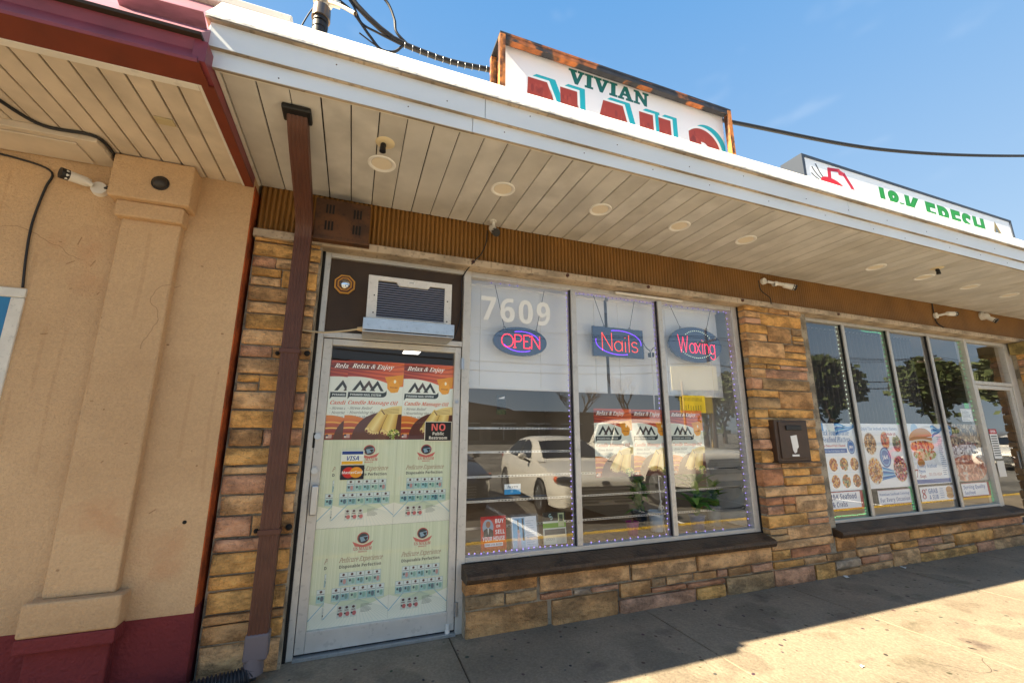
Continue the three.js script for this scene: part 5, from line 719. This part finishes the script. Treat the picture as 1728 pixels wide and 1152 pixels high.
{
  const t = thing('roof_sign', 'white nail shop roof sign in a rusty metal frame', 'sign', [2.07, 3.5, 0.65]);
  mesh('sign_face', new THREE.BoxGeometry(2.33, 1.0, 0.01).translate(0, 0.485, -0.055), M.vivian, t);
  mesh('top_rail', [bx(-1.2, 1.0, -0.24, 1.2, 1.018, 0.03), bx(-1.1545, 0.955, -0.02, 1.1545, 0.999, 0.028)], M.rustDark, t);
  for (const g of [[bx(-1.2, -0.02, -0.02, -1.155, 0.999, 0.03), bx(-1.2, -0.02, -0.24, -1.155, 0.999, -0.2), bx(-1.199, 0.45, -0.2, -1.17, 0.5, -0.02)], [bx(1.155, -0.02, -0.02, 1.2, 0.999, 0.03), bx(1.155, -0.02, -0.24, 1.2, 0.999, -0.2), bx(1.17, 0.45, -0.2, 1.199, 0.5, -0.02)]]) mesh('frame_side', g, M.rust, t);
  mesh('back_panel', bx(-1.15, 0, -0.24, 1.15, 0.99, -0.23), M.rust, t);
}
M.jkSign = print(2048, 380, (g, w, h) => {
  g.fillStyle = '#dfe6f0'; g.fillRect(0, 0, w, h);
  g.save(); g.translate(-20, -52); g.scale(1.1, 0.8); g.strokeStyle = '#20222c'; g.lineWidth = 9; for (const [a, b, c, d] of [[70, 120, 150, 200], [100, 90, 160, 190], [60, 170, 140, 214], [70, 230, 130, 232]]) { g.beginPath(); g.moveTo(c, d); g.quadraticCurveTo(a + 30, d - 10, a, b); g.stroke(); }
  ell(g, 210, 218, 90, 50, '#c0182c', 0.25); g.strokeStyle = '#b8203c'; g.lineWidth = 26; g.lineJoin = 'round'; g.beginPath(); g.moveTo(190, 180); g.lineTo(196, 100); g.lineTo(280, 86); g.moveTo(300, 96); g.lineTo(352, 190); g.lineTo(372, 250); g.stroke(); poly(g, [[262, 74], [312, 96], [290, 116], [318, 122], [264, 124]], '#d84050'); poly(g, [[330, 240], [390, 240], [372, 276], [320, 262]], '#a01830'); g.restore();
  g.save(); g.translate(600, 182); g.scale(1.2, 1); T(g, 'J&K FRESH', 0, 0, 'bold 190px sans-serif', '#1b8f3c', 'left'); g.strokeStyle = '#15803a'; g.lineWidth = 10; g.font = 'bold 190px sans-serif'; g.strokeText('J&K FRESH', 0, 0); g.restore();
  g.translate(0, -30); poly(g, [[1780, 230], [1850, 60], [1960, 220], [1960, 260], [1780, 260]], '#8a7a4a'); poly(g, [[1800, 220], [1850, 100], [1930, 220]], '#5a6a78'); pebble(g, 1866, 220, 70, 40, ['#c8a060', '#e0d0a0', '#6a5a3a'], 60, 12);
});
{
  const t = thing('roof_sign', 'long white seafood shop roof sign with green letters and red crab', 'sign', [6.3, 3.5, 0.65]);
  mesh('sign_face', new THREE.BoxGeometry(4.06, 0.755, 0.012).translate(0, 0.385, 0.0), M.jkSign, t);
  mesh('frame', [bx(-2.07, -0.02, -0.22, -2.03, 0.79, 0.016), bx(2.03, -0.02, -0.22, 2.07, 0.79, 0.016), bx(-2.0295, 0.762, -0.22, 2.0295, 0.79, 0.016), bx(-2.0, 0, -0.22, 2.0, 0.76, -0.21)], M.navy, t);
  mesh('side_bracket', bx(-2.32, -0.02, -0.2, -2.072, 0.42, -0.12), M.navy, t);
}

// ------------------------------------------------------------------ service mast and overhead cables
{
  const t = thing('service_mast', 'service mast wrapped in black and silver tape rising behind the canopy edge', 'mast', [-0.575, 3.5, -0.5]);
  mesh('pipe', cyl(0.062, 1.75, [0, 0.87, 0], 'y', 0.062, 20), std('#3b3735', 0.3, { metalness: 0.6 }), t);
  mesh('tape_wrap', [...Array.from({ length: 7 }, (_, i) => cyl(0.068, 0.05, [0, 1.35 + i * 0.075, 0], 'y', 0.072, 18))], M.black, t);
  mesh('collar', cyl(0.085, 0.13, [0.0, 1.88, 0], 'y', 0.08, 18), std('#6f655c', 0.35, { metalness: 0.7 }), t); mesh('collar', cyl(0.09, 0.04, [0, 2.04, 0]), M.galv, t);
  mesh('weather_head', new THREE.SphereGeometry(0.11, 18, 12).scale(1, 1.1, 1).translate(0.0, 2.25, 0), M.black, t);
  mesh('insulator', [cyl(0.035, 0.1, [0.11, 2.02, 0.03], 'x'), rod([0, 2.0, 0], [0.1, 2.02, 0.03], 0.02)], M.plastic, t);
  mesh('guy_wrap', tube([[0.05, 2.0, 0.05], [0.18, 1.78, 0.25], [0.34, 1.42, 0.55]], 0.016, 20, 7), std('#c8b9a8', 0.7), t);
}
const over = (pts, r, label, seg = 70) => single('overhead_cable', tube(pts, r, seg, 8), M.cable, label, 'cable', 'overhead cables above the roof');
over([[-0.45, 5.85, -0.5], [-0.25, 5.6, -0.5], [0.1, 5.36, -0.5], [0.35, 5.31, -0.5], [0.7, 5.29, -0.5], [1.17, 5.34, -0.5], [2.6, 5.45, -0.5], [4.75, 5.71, -0.5], [8.05, 6.14, -0.5], [13.4, 7.36, -0.5], [20, 9.2, -0.5]], 0.028, 'thick lashed overhead cable running behind the nail shop sign', 140);
{ const t = thing('cable_lashing', 'pale lashing rings round the thick overhead cable left of the nail shop sign', 'cable ties', [0, 0, -0.5], 'cable fittings'); for (let i = 0; i < 12; i++) mesh('lashing_ring', new THREE.TorusGeometry(0.029, 0.003, 6, 14).rotateY(Math.PI / 2).translate(0.22 + i * 0.08, lerp(5.315, 5.31, i / 12) - 0.03 * Math.sin(i / 11 * 3.1) + (i > 8 ? (i - 8) * 0.008 : 0), 0), M.galv, t); }
over([[-0.45, 5.62, -0.5], [-0.3, 5.52, -0.5], [-0.12, 5.3, -0.5], [0.0, 5.18, -0.5], [0.12, 5.2, -0.5], [0.2, 5.3, -0.5]], 0.014, 'black service wire looping low from the mast to the thick cable');
over([[-0.2, 5.9, -0.5], [0.0, 5.8, -0.5], [0.1, 5.6, -0.5], [0.13, 5.45, -0.5], [0.26, 5.33, -0.5]], 0.014, 'black service wire arching high above the thick cable');
over([[-0.42, 5.75, -0.5], [-0.3, 5.6, -0.5], [-0.2, 5.42, -0.5], [-0.05, 5.37, -0.5], [0.2, 5.31, -0.5]], 0.011, 'short black service wire between the two wire loops');
over([[-0.22, 5.3, -0.5], [0.1, 5.12, -0.5], [0.42, 4.93, -0.5], [0.9, 4.6, -0.5]], 0.007, 'thin wire slanting down behind the canopy edge');
over([[-0.6, 5.55, -0.5], [-0.68, 5.35, -0.5], [-0.75, 5.1, -0.5], [-0.8, 4.8, -0.5]], 0.007, 'thin wire left of the service mast');

// ------------------------------------------------------------------ across the lot: what the windows mirror
function loft(sections) { // half profiles [x, y] from bottom centre to top centre, mirrored
  const m = sections[0].pts.length, P = [], I = [], ring = 2 * m - 2;
  sections.forEach(({ z, pts }, k) => { for (let i = 0; i < m; i++) P.push(pts[i][0], pts[i][1], z); for (let i = m - 2; i > 0; i--) P.push(-pts[i][0], pts[i][1], z); if (k) for (let i = 0; i < ring; i++) { const j = (i + 1) % ring, A = (k - 1) * ring, B = k * ring; I.push(A + i, A + j, B + j, A + i, B + j, B + i); } });
  for (const [k, flip] of [[0, 1], [sections.length - 1, 0]]) for (let i = 1; i + 1 < ring; i++) { const A = k * ring; flip ? I.push(A, A + i + 1, A + i) : I.push(A, A + i, A + i + 1); }
  const g = new THREE.BufferGeometry(); g.setAttribute('position', new THREE.Float32BufferAttribute(P, 3)); g.setIndex(I); return toCreasedNormals(g, 0.7);
}
const table = (t, s) => { let i = 0; while (i + 2 < t.length && s > t[i + 1][0]) i++; const [a, b] = [t[i], t[i + 1]], k = clamp((s - a[0]) / (b[0] - a[0])); return a.map((v, j) => lerp(v, b[j], k)); };
function car(name, label, cat, [x, z], paint, K) {
  const t = thing(name, label, cat, [x, -0.16, z]);
  const bodyAt = (s) => { const [, b, h, w] = table(K.body, s); return [[0, b], [w * 0.8, b], [w * 0.97, b + 0.07], [w, lerp(b, h, 0.45)], [w * 0.99, lerp(b, h, 0.72)], [w * 0.93, h - 0.02], [w * 0.6, h + 0.015], [0, h + 0.03]]; };
  const st = []; for (let i = 0; i <= 44; i++) st.push(K.len * i / 44); st.splice(1, 0, 0.04, 0.08);
  mesh('body', loft(st.map((s) => ({ z: s, pts: bodyAt(s) }))), paint, t);
  const roofY = (s) => table(K.roof, s)[1], base = K.belt, bw = K.bw, tw = K.tw;
  const gh = []; for (let i = 0; i <= 30; i++) { const s = lerp(K.roof[0][0], K.roof[K.roof.length - 1][0], i / 30), y = roofY(s), f = clamp((y - base) / (K.top - base)), q = lerp(bw, tw, f); gh.push({ z: s, pts: [[0, base - 0.12], [bw, base - 0.12], [bw, base - 0.01], [lerp(bw, q, 0.5), lerp(base, y, 0.5)], [q, Math.max(base, y - 0.05)], [q * 0.82, y], [0, y + 0.015]] }); }
  mesh('cabin', loft(gh), paint, t);
  // glazing laid just proud of the cabin shell
  const panel = (s0, s1, k) => { const P = [], I = [], n = 8, m = 6; for (let j = 0; j <= m; j++) for (let i = 0; i <= n; i++) { const s = lerp(s0, s1, j / m), y = roofY(s), f = clamp((y - base) / (K.top - base)), q = lerp(bw, tw, f) * 0.86, u = i / n * 2 - 1; P.push(u * q, y + 0.022 - 0.02 * u * u, s + k * 0.008); if (i && j) { const a = (j - 1) * (n + 1) + i - 1; I.push(a, a + 1, a + n + 2, a, a + n + 2, a + n + 1); } } const g = new THREE.BufferGeometry(); g.setAttribute('position', new THREE.Float32BufferAttribute(P, 3)); g.setIndex(I); g.computeVertexNormals(); return g; };
  const gm = K.glassMat ?? M.carGlass;
  mesh('windscreen', panel(K.ws[0], K.ws[1], -1), gm, t); mesh('rear_window', panel(K.rw[0], K.rw[1], 1), gm, t);
  for (const sx of [-1, 1]) for (const win of K.side) {
    const g = new THREE.ShapeGeometry(new THREE.Shape(win.map(([s, y]) => new THREE.Vector2(s, y)))), p = g.attributes.position; for (let i = 0; i < p.count; i++) { const s = p.getX(i), y = p.getY(i), f = clamp((y - base) / (K.top - base)); p.setXYZ(i, sx * (lerp(bw, tw, f) + 0.02), y, s); } g.computeVertexNormals(); mesh('side_window', g, Object.assign(gm, { side: THREE.DoubleSide }), t);
    }
  for (const sx of [-1, 1]) {
    for (const s of K.wheels) { const w = table(K.body, s)[3]; mesh('wheel_arch', cyl(K.r + 0.03, 0.02, [sx * (w - 0.002), K.r, s], 'x', K.r + 0.03, 28), M.dark, t); const wh = mesh('wheel', new THREE.TorusGeometry(K.r - 0.07, 0.075, 10, 28).rotateY(Math.PI / 2).translate(sx * (w - 0.03), K.r, s), M.rubber, t); mesh('rim', [cyl(K.r - 0.1, 0.02, [sx * (w + 0.012), K.r, s], 'x', K.r - 0.1, 20), ...[0, 1, 2, 3, 4].map((q) => new THREE.BoxGeometry(0.03, K.r * 1.3, 0.05).translate(0, 0, 0).rotateX(q * Math.PI / 5).translate(sx * (w + 0.016), K.r, s))], M.steel, wh); }
    const mi = mesh('wing_mirror', new THREE.SphereGeometry(0.1, 14, 10).scale(1.0, 0.72, 0.65).translate(sx * (bw + 0.2), base + 0.09, K.ws[0] + 0.42), paint, t); mesh('mirror_arm', rod([sx * (bw + 0.03), base - 0.03, K.ws[0] + 0.4], [sx * (bw + 0.2), base + 0.05, K.ws[0] + 0.42], 0.025), M.black, mi);
    mesh('headlight', new THREE.SphereGeometry(0.5, 16, 10).scale(...K.hl.size).rotateY(sx * K.hl.yaw).rotateZ(sx * 0.08).translate(sx * K.hl.x, K.hl.y, K.hl.s), std('#2a2d30', 0.08), t);
    mesh('marker_light', new THREE.SphereGeometry(0.5, 10, 8).scale(0.08, 0.11, 0.16).translate(sx * (K.hl.x + 0.16), K.hl.y + 0.01, K.hl.s + 0.13), std('#d8560e', 0.25), t);
    mesh('tail_light', rbx(sx * K.tl[0] - 0.14, K.tl[1], K.len - 0.07, sx * K.tl[0] + 0.14, K.tl[1] + 0.14, K.len - 0.0, 0.03), std('#8a1410', 0.2), t);
  }
  const gr = mesh('grille', new THREE.ExtrudeGeometry(new THREE.Shape(K.grille.map(([a, b]) => new THREE.Vector2(a, b))), { depth: 0.06, bevelEnabled: false }).translate(0, 0, -0.028), M.black, t);
  for (let i = 0; i < 5; i++) { const y = lerp(K.gy[0], K.gy[1], (i + 0.5) / 5); mesh('grille_bar', bx(-K.gw, y - 0.008, -0.036, K.gw, y + 0.008, -0.028), M.galv, gr); }
  mesh('emblem', new THREE.SphereGeometry(0.5, 16, 8).scale(0.17, 0.075, 0.03).translate(0, K.em, -0.02), M.navy, t);
  mesh('lower_intake', rbx(-K.gw * 0.9, K.low, -0.02, K.gw * 0.9, K.low + 0.1, 0.06, 0.02), M.black, t);
  mesh('number_plate', rbx(-0.15, K.low + 0.11, -0.034, 0.15, K.low + 0.19, -0.03, 0.002), M.plastic, t);
  return t;
}
const whitePaint = new THREE.MeshPhysicalMaterial({ color: '#dedbd4', roughness: 0.35, clearcoat: 0.8, clearcoatRoughness: 0.05 }), darkPaint = new THREE.MeshPhysicalMaterial({ color: '#1b2230', roughness: 0.35, clearcoat: 1, clearcoatRoughness: 0.05 }), redPaint = new THREE.MeshPhysicalMaterial({ color: '#8c1c1c', roughness: 0.35, clearcoat: 1 });
const SEDAN = { len: 4.85, body: [[0, 0.26, 0.66, 0.66], [0.05, 0.2, 0.72, 0.76], [0.3, 0.17, 0.8, 0.88], [0.9, 0.17, 0.9, 0.915], [1.4, 0.17, 0.97, 0.925], [2.4, 0.17, 0.98, 0.925], [3.6, 0.17, 1.0, 0.92], [4.3, 0.2, 1.04, 0.89], [4.7, 0.24, 1.0, 0.82], [4.85, 0.34, 0.88, 0.72]], roof: [[1.3, 0.97], [2.15, 1.38], [2.5, 1.46], [3.0, 1.47], [3.5, 1.42], [4.4, 1.04]], belt: 0.97, top: 1.47, bw: 0.83, tw: 0.6, ws: [1.42, 2.12], rw: [3.6, 4.25], side: [[[1.85, 1.02], [2.75, 1.0], [2.72, 1.39], [2.45, 1.39], [2.2, 1.28]], [[2.82, 1.0], [3.65, 1.03], [3.9, 1.1], [3.45, 1.35], [2.8, 1.395]]], wheels: [0.98, 3.82], r: 0.335, hl: { x: 0.69, y: 0.72, s: 0.12, size: [0.4, 0.14, 0.26], yaw: -0.5 }, tl: [0.62, 0.84], grille: [[-0.5, 0.62], [-0.6, 0.52], [-0.5, 0.34], [0.5, 0.34], [0.6, 0.52], [0.5, 0.62]], gw: 0.5, gy: [0.36, 0.6], em: 0.68, low: 0.2 };
const TRUCK = { len: 5.7, body: [[0, 0.5, 1.0, 0.9], [0.06, 0.42, 1.1, 0.97], [0.3, 0.38, 1.16, 1.0], [1.5, 0.38, 1.22, 1.01], [2.4, 0.38, 1.22, 1.01], [4.2, 0.38, 1.2, 1.01], [5.5, 0.42, 1.2, 1.0], [5.7, 0.5, 1.16, 0.96]], roof: [[1.5, 1.2], [2.15, 1.78], [2.5, 1.9], [3.3, 1.92], [3.9, 1.86], [4.15, 1.2]], belt: 1.21, top: 1.92, bw: 0.93, tw: 0.72, ws: [1.6, 2.15], rw: [3.95, 4.1], side: [[[1.98, 1.27], [2.9, 1.25], [2.9, 1.8], [2.5, 1.8], [2.3, 1.7]], [[2.98, 1.25], [3.85, 1.27], [3.75, 1.78], [2.98, 1.8]]], wheels: [1.05, 4.6], r: 0.4, hl: { x: 0.74, y: 0.92, s: 0.08, size: [0.38, 0.22, 0.22], yaw: -0.35 }, tl: [0.86, 0.9], grille: [[-0.52, 1.02], [-0.56, 0.9], [-0.52, 0.72], [0.52, 0.72], [0.56, 0.9], [0.52, 1.02]], gw: 0.5, gy: [0.74, 1.0], em: 0.9, low: 0.48 };
car('parked_car', 'white sedan parked nose to the shops, mirrored in the nail shop window', 'car', [4.35, 3.5], whitePaint, SEDAN).rotation.y = 0.1;
car('parked_car', 'dark blue sedan parked beside the white sedan, mirrored at the left of the window', 'car', [1.75, 4.6], darkPaint, SEDAN);
car('pickup_truck', 'white pickup truck parked beyond the white sedan, mirrored behind the window posters', 'truck', [7.5, 3.7], whitePaint, TRUCK);
car('parked_car', 'white car far along the lot, mirrored in the second shop door', 'car', [26, 7], whitePaint, SEDAN).rotation.y = Math.PI / 2;
car('parked_car', 'red car far along the lot beside the white car, mirrored in the second shop door', 'car', [26.5, 10.5], redPaint, SEDAN).rotation.y = Math.PI / 2;

{ // long low store across the street
  const t = thing('store_building', 'long low brown store across the street, mirrored in the nail shop window', 'building', [20, -0.16, 50]);
  mesh('wall', bx(-16, 0, 0, 22, 3.9, 18), std('#8d7a68', 0.9, { map: rep(blotch, 0.2) }), t);
  mesh('gable_front', new THREE.ExtrudeGeometry(new THREE.Shape([[-14, 3.2], [-14, 4.9], [-8, 5.5], [-1, 4.6], [1, 3.9], [1, 3.2]].map(([a, b]) => new THREE.Vector2(a, b))), { depth: 0.6, bevelEnabled: false }).translate(0, 0, -0.7), std('#7a6250', 0.85), t);
  mesh('roof', bx(-16.3, 3.91, -0.4, 22.3, 4.3, 18.4), std('#5a4a3e', 0.9), t);
  for (let i = 0; i < 7; i++) { const w = mesh('window', bx(-13 + i * 5, 0.5, -0.04, -9.6 + i * 5, 2.6, -0.005), M.carGlass, t); mesh('window_frame', [bx(-13.05 + i * 5, 2.6, -0.08, -9.55 + i * 5, 2.7, -0.004), bx(-11.34 + i * 5, 0.5, -0.08, -11.26 + i * 5, 2.6, -0.041)], M.white, w); }
}
{ const t = thing('roadside_sign', 'cream and yellow sign on a post across the lot, mirrored in the right pane', 'sign', [22.4, -0.16, 20]); mesh('upper_panel', new THREE.BoxGeometry(3.2, 1.7, 0.2).rotateY(0.35).translate(0, 5.3, 0), std('#e9dcae', 0.6), t); mesh('lower_panel', new THREE.BoxGeometry(2.2, 1.2, 0.18).rotateY(0.35).translate(0, 3.45, 0), std('#d9b91a', 0.6), t); mesh('post', [cyl(0.08, 5, [1.15, 2.5, 0]), cyl(0.08, 5, [-1.1, 2.5, 0])], std('#b99a62', 0.7), t); }
// leaf-clump trees
const barkM = std('#4a3c30', 0.95);
function tree(x, z, h, rx, leafM, n, label, bare) {
  const t = thing('roadside_tree', label, 'tree', [x, -0.16, z], 'trees beyond the parking lot'), wood = [], leaves = [], tips = [];
  const limb = (a, b, r0, r1) => { const d = b.clone().sub(a), l = d.length(); wood.push(new THREE.CylinderGeometry(r1, r0, l, 6).translate(0, l / 2, 0).applyQuaternion(new THREE.Quaternion().setFromUnitVectors(new THREE.Vector3(0, 1, 0), d.normalize())).translate(a.x, a.y, a.z)); };
  const grow = (a, dir, l, r, k) => { const b = a.clone().addScaledVector(dir, l); limb(a, b, r, r * 0.62); if (k === 0) { tips.push(b); return; } tips.push(b); const m = k > 2 ? 3 : 3; for (let i = 0; i < m; i++) { const q = dir.clone().add(new THREE.Vector3(rr(-1, 1), rr(-0.15, 0.8), rr(-1, 1)).multiplyScalar(0.72)).normalize(); grow(b, q, l * rr(0.6, 0.82), r * 0.58, k - 1); } };
  grow(new THREE.Vector3(), new THREE.Vector3(rr(-0.05, 0.05), 1, rr(-0.05, 0.05)).normalize(), h * (bare ? 0.3 : 0.17), h * 0.028, bare ? 5 : 4);
  mesh('trunk', wood, barkM, t);
  if (n) { for (let i = 0; i < n; i++) { const c = tips[(rnd() * tips.length) | 0], s = rr(0.25, 0.6) * (h / 9), g = new THREE.PlaneGeometry(s, s * 0.7).rotateX(rr(0, 6)).rotateY(rr(0, 6)).translate(c.x * rx + rr(-1, 1) * h * 0.07, c.y * 1.45 + rr(-1, 1) * h * 0.1 - h * 0.04, c.z * rx + rr(-1, 1) * h * 0.07); leaves.push(g); } mesh('crown', leaves, leafM, t); }
}
M.treeA = new THREE.MeshStandardMaterial({ color: '#3d4a22', roughness: 0.8, side: THREE.DoubleSide }); M.treeB = new THREE.MeshStandardMaterial({ color: '#55603a', roughness: 0.8, side: THREE.DoubleSide });
[[37, 62, 11, 0, 1], [44, 58, 12, 0, 1], [33, 30, 9, 900, 0]].forEach(([x, z, h, n, b], i) => tree(x, z, h, 1.2, M.treeB, n, ['bare tree just right of the brown store', 'taller bare tree right of the brown store', 'thin leafed tree behind the cream and yellow sign'][i], b));
[[48, 42, 13], [58, 34, 15], [66, 40, 14], [74, 30, 15], [84, 36, 17], [92, 26, 15], [104, 34, 18], [112, 22, 14], [122, 30, 17], [136, 26, 16]].forEach(([x, z, h], i) => tree(x, z, h, 1.5, i % 2 ? M.treeA : M.treeB, 2600, `leafy tree mirrored in the second shop windows, ${['first', 'second', 'third', 'fourth', 'fifth', 'sixth', 'seventh', 'eighth', 'ninth', 'tenth'][i]} from the store`));
// street poles and wires
[[30, 26], [62, 25], [98, 24]].forEach(([x, z], i) => { const t = thing('utility_pole', ['utility pole nearest the brown store', 'utility pole among the trees', 'farthest utility pole along the street'][i], 'utility pole', [x, -0.16, z], 'utility poles along the street'); mesh('pole', cyl(0.17, 11, [0, 5.5, 0], 'y', 0.12, 12), barkM, t); mesh('crossarm', bx(-0.06, 9.6, -1.2, 0.06, 9.75, 1.2), barkM, t); for (const z2 of [-1.05, -0.4, 0.4, 1.05]) mesh('insulator', cyl(0.05, 0.14, [0, 9.82, z2]), M.plastic, t); });
[[-1.05, 9.9], [-0.4, 9.9], [1.05, 9.9], [0, 7.6], [0, 6.9]].forEach(([dz, y], i) => { const pts = []; [[-10, 27], [30, 26], [62, 25], [98, 24], [150, 23]].forEach(([x, z], k, a) => { pts.push([x, y - 0.16, z + dz]); const n = a[k + 1]; if (n) for (const f of [0.25, 0.5, 0.75]) pts.push([lerp(x, n[0], f), y - 0.16 - 0.9 * 4 * f * (1 - f), lerp(z, n[1], f) + dz]); }); single('street_wire', tube(pts, i > 2 ? 0.05 : 0.025, 120, 5), M.cable, ['nearest thin top', 'second thin top', 'farthest thin top', 'upper thick', 'lower thick'][i] + ' wire strung along the street poles', 'wire', 'wires along the street poles'); });

// nail heads in the fascia boards, scraps of litter
{ const ng = new THREE.SphereGeometry(0.004, 6, 4); for (let i = 0; i < 40; i++) { const up = i % 2, m = lit(new THREE.Mesh(ng, M.brown)); m.name = 'nail_head'; m.position.set(-0.5 + i * 0.29 + rr(-0.1, 0.1), up ? rr(3.28, 3.35) : rr(3.17, 3.21), up ? 1.186 : 1.166); fas.add(m); } }
for (const [x, z, w, l] of [[5.62, 0.16, 0.05, 'white paper scrap against the stone wall below the seafood window'], [3.05, 1.28, 0.03, 'white paper scrap lying on the sunlit sidewalk'], [4.72, 0.16, 0.07, 'flat white wrapper against the base of the stone pillar']]) { const g = new THREE.PlaneGeometry(w, w * 0.6, 4, 3), p = g.attributes.position; for (let i = 0; i < p.count; i++) p.setZ(i, rr(0, 0.012)); g.rotateX(-Math.PI / 2).rotateY(rr(0, 3)).computeVertexNormals(); single('paper_scrap', g.translate(x, 0.004, z), new THREE.MeshStandardMaterial({ color: '#dcdad4', roughness: 0.8, side: THREE.DoubleSide }), l, 'litter', 'scraps of paper on the sidewalk'); }

renderer.render(scene, camera);
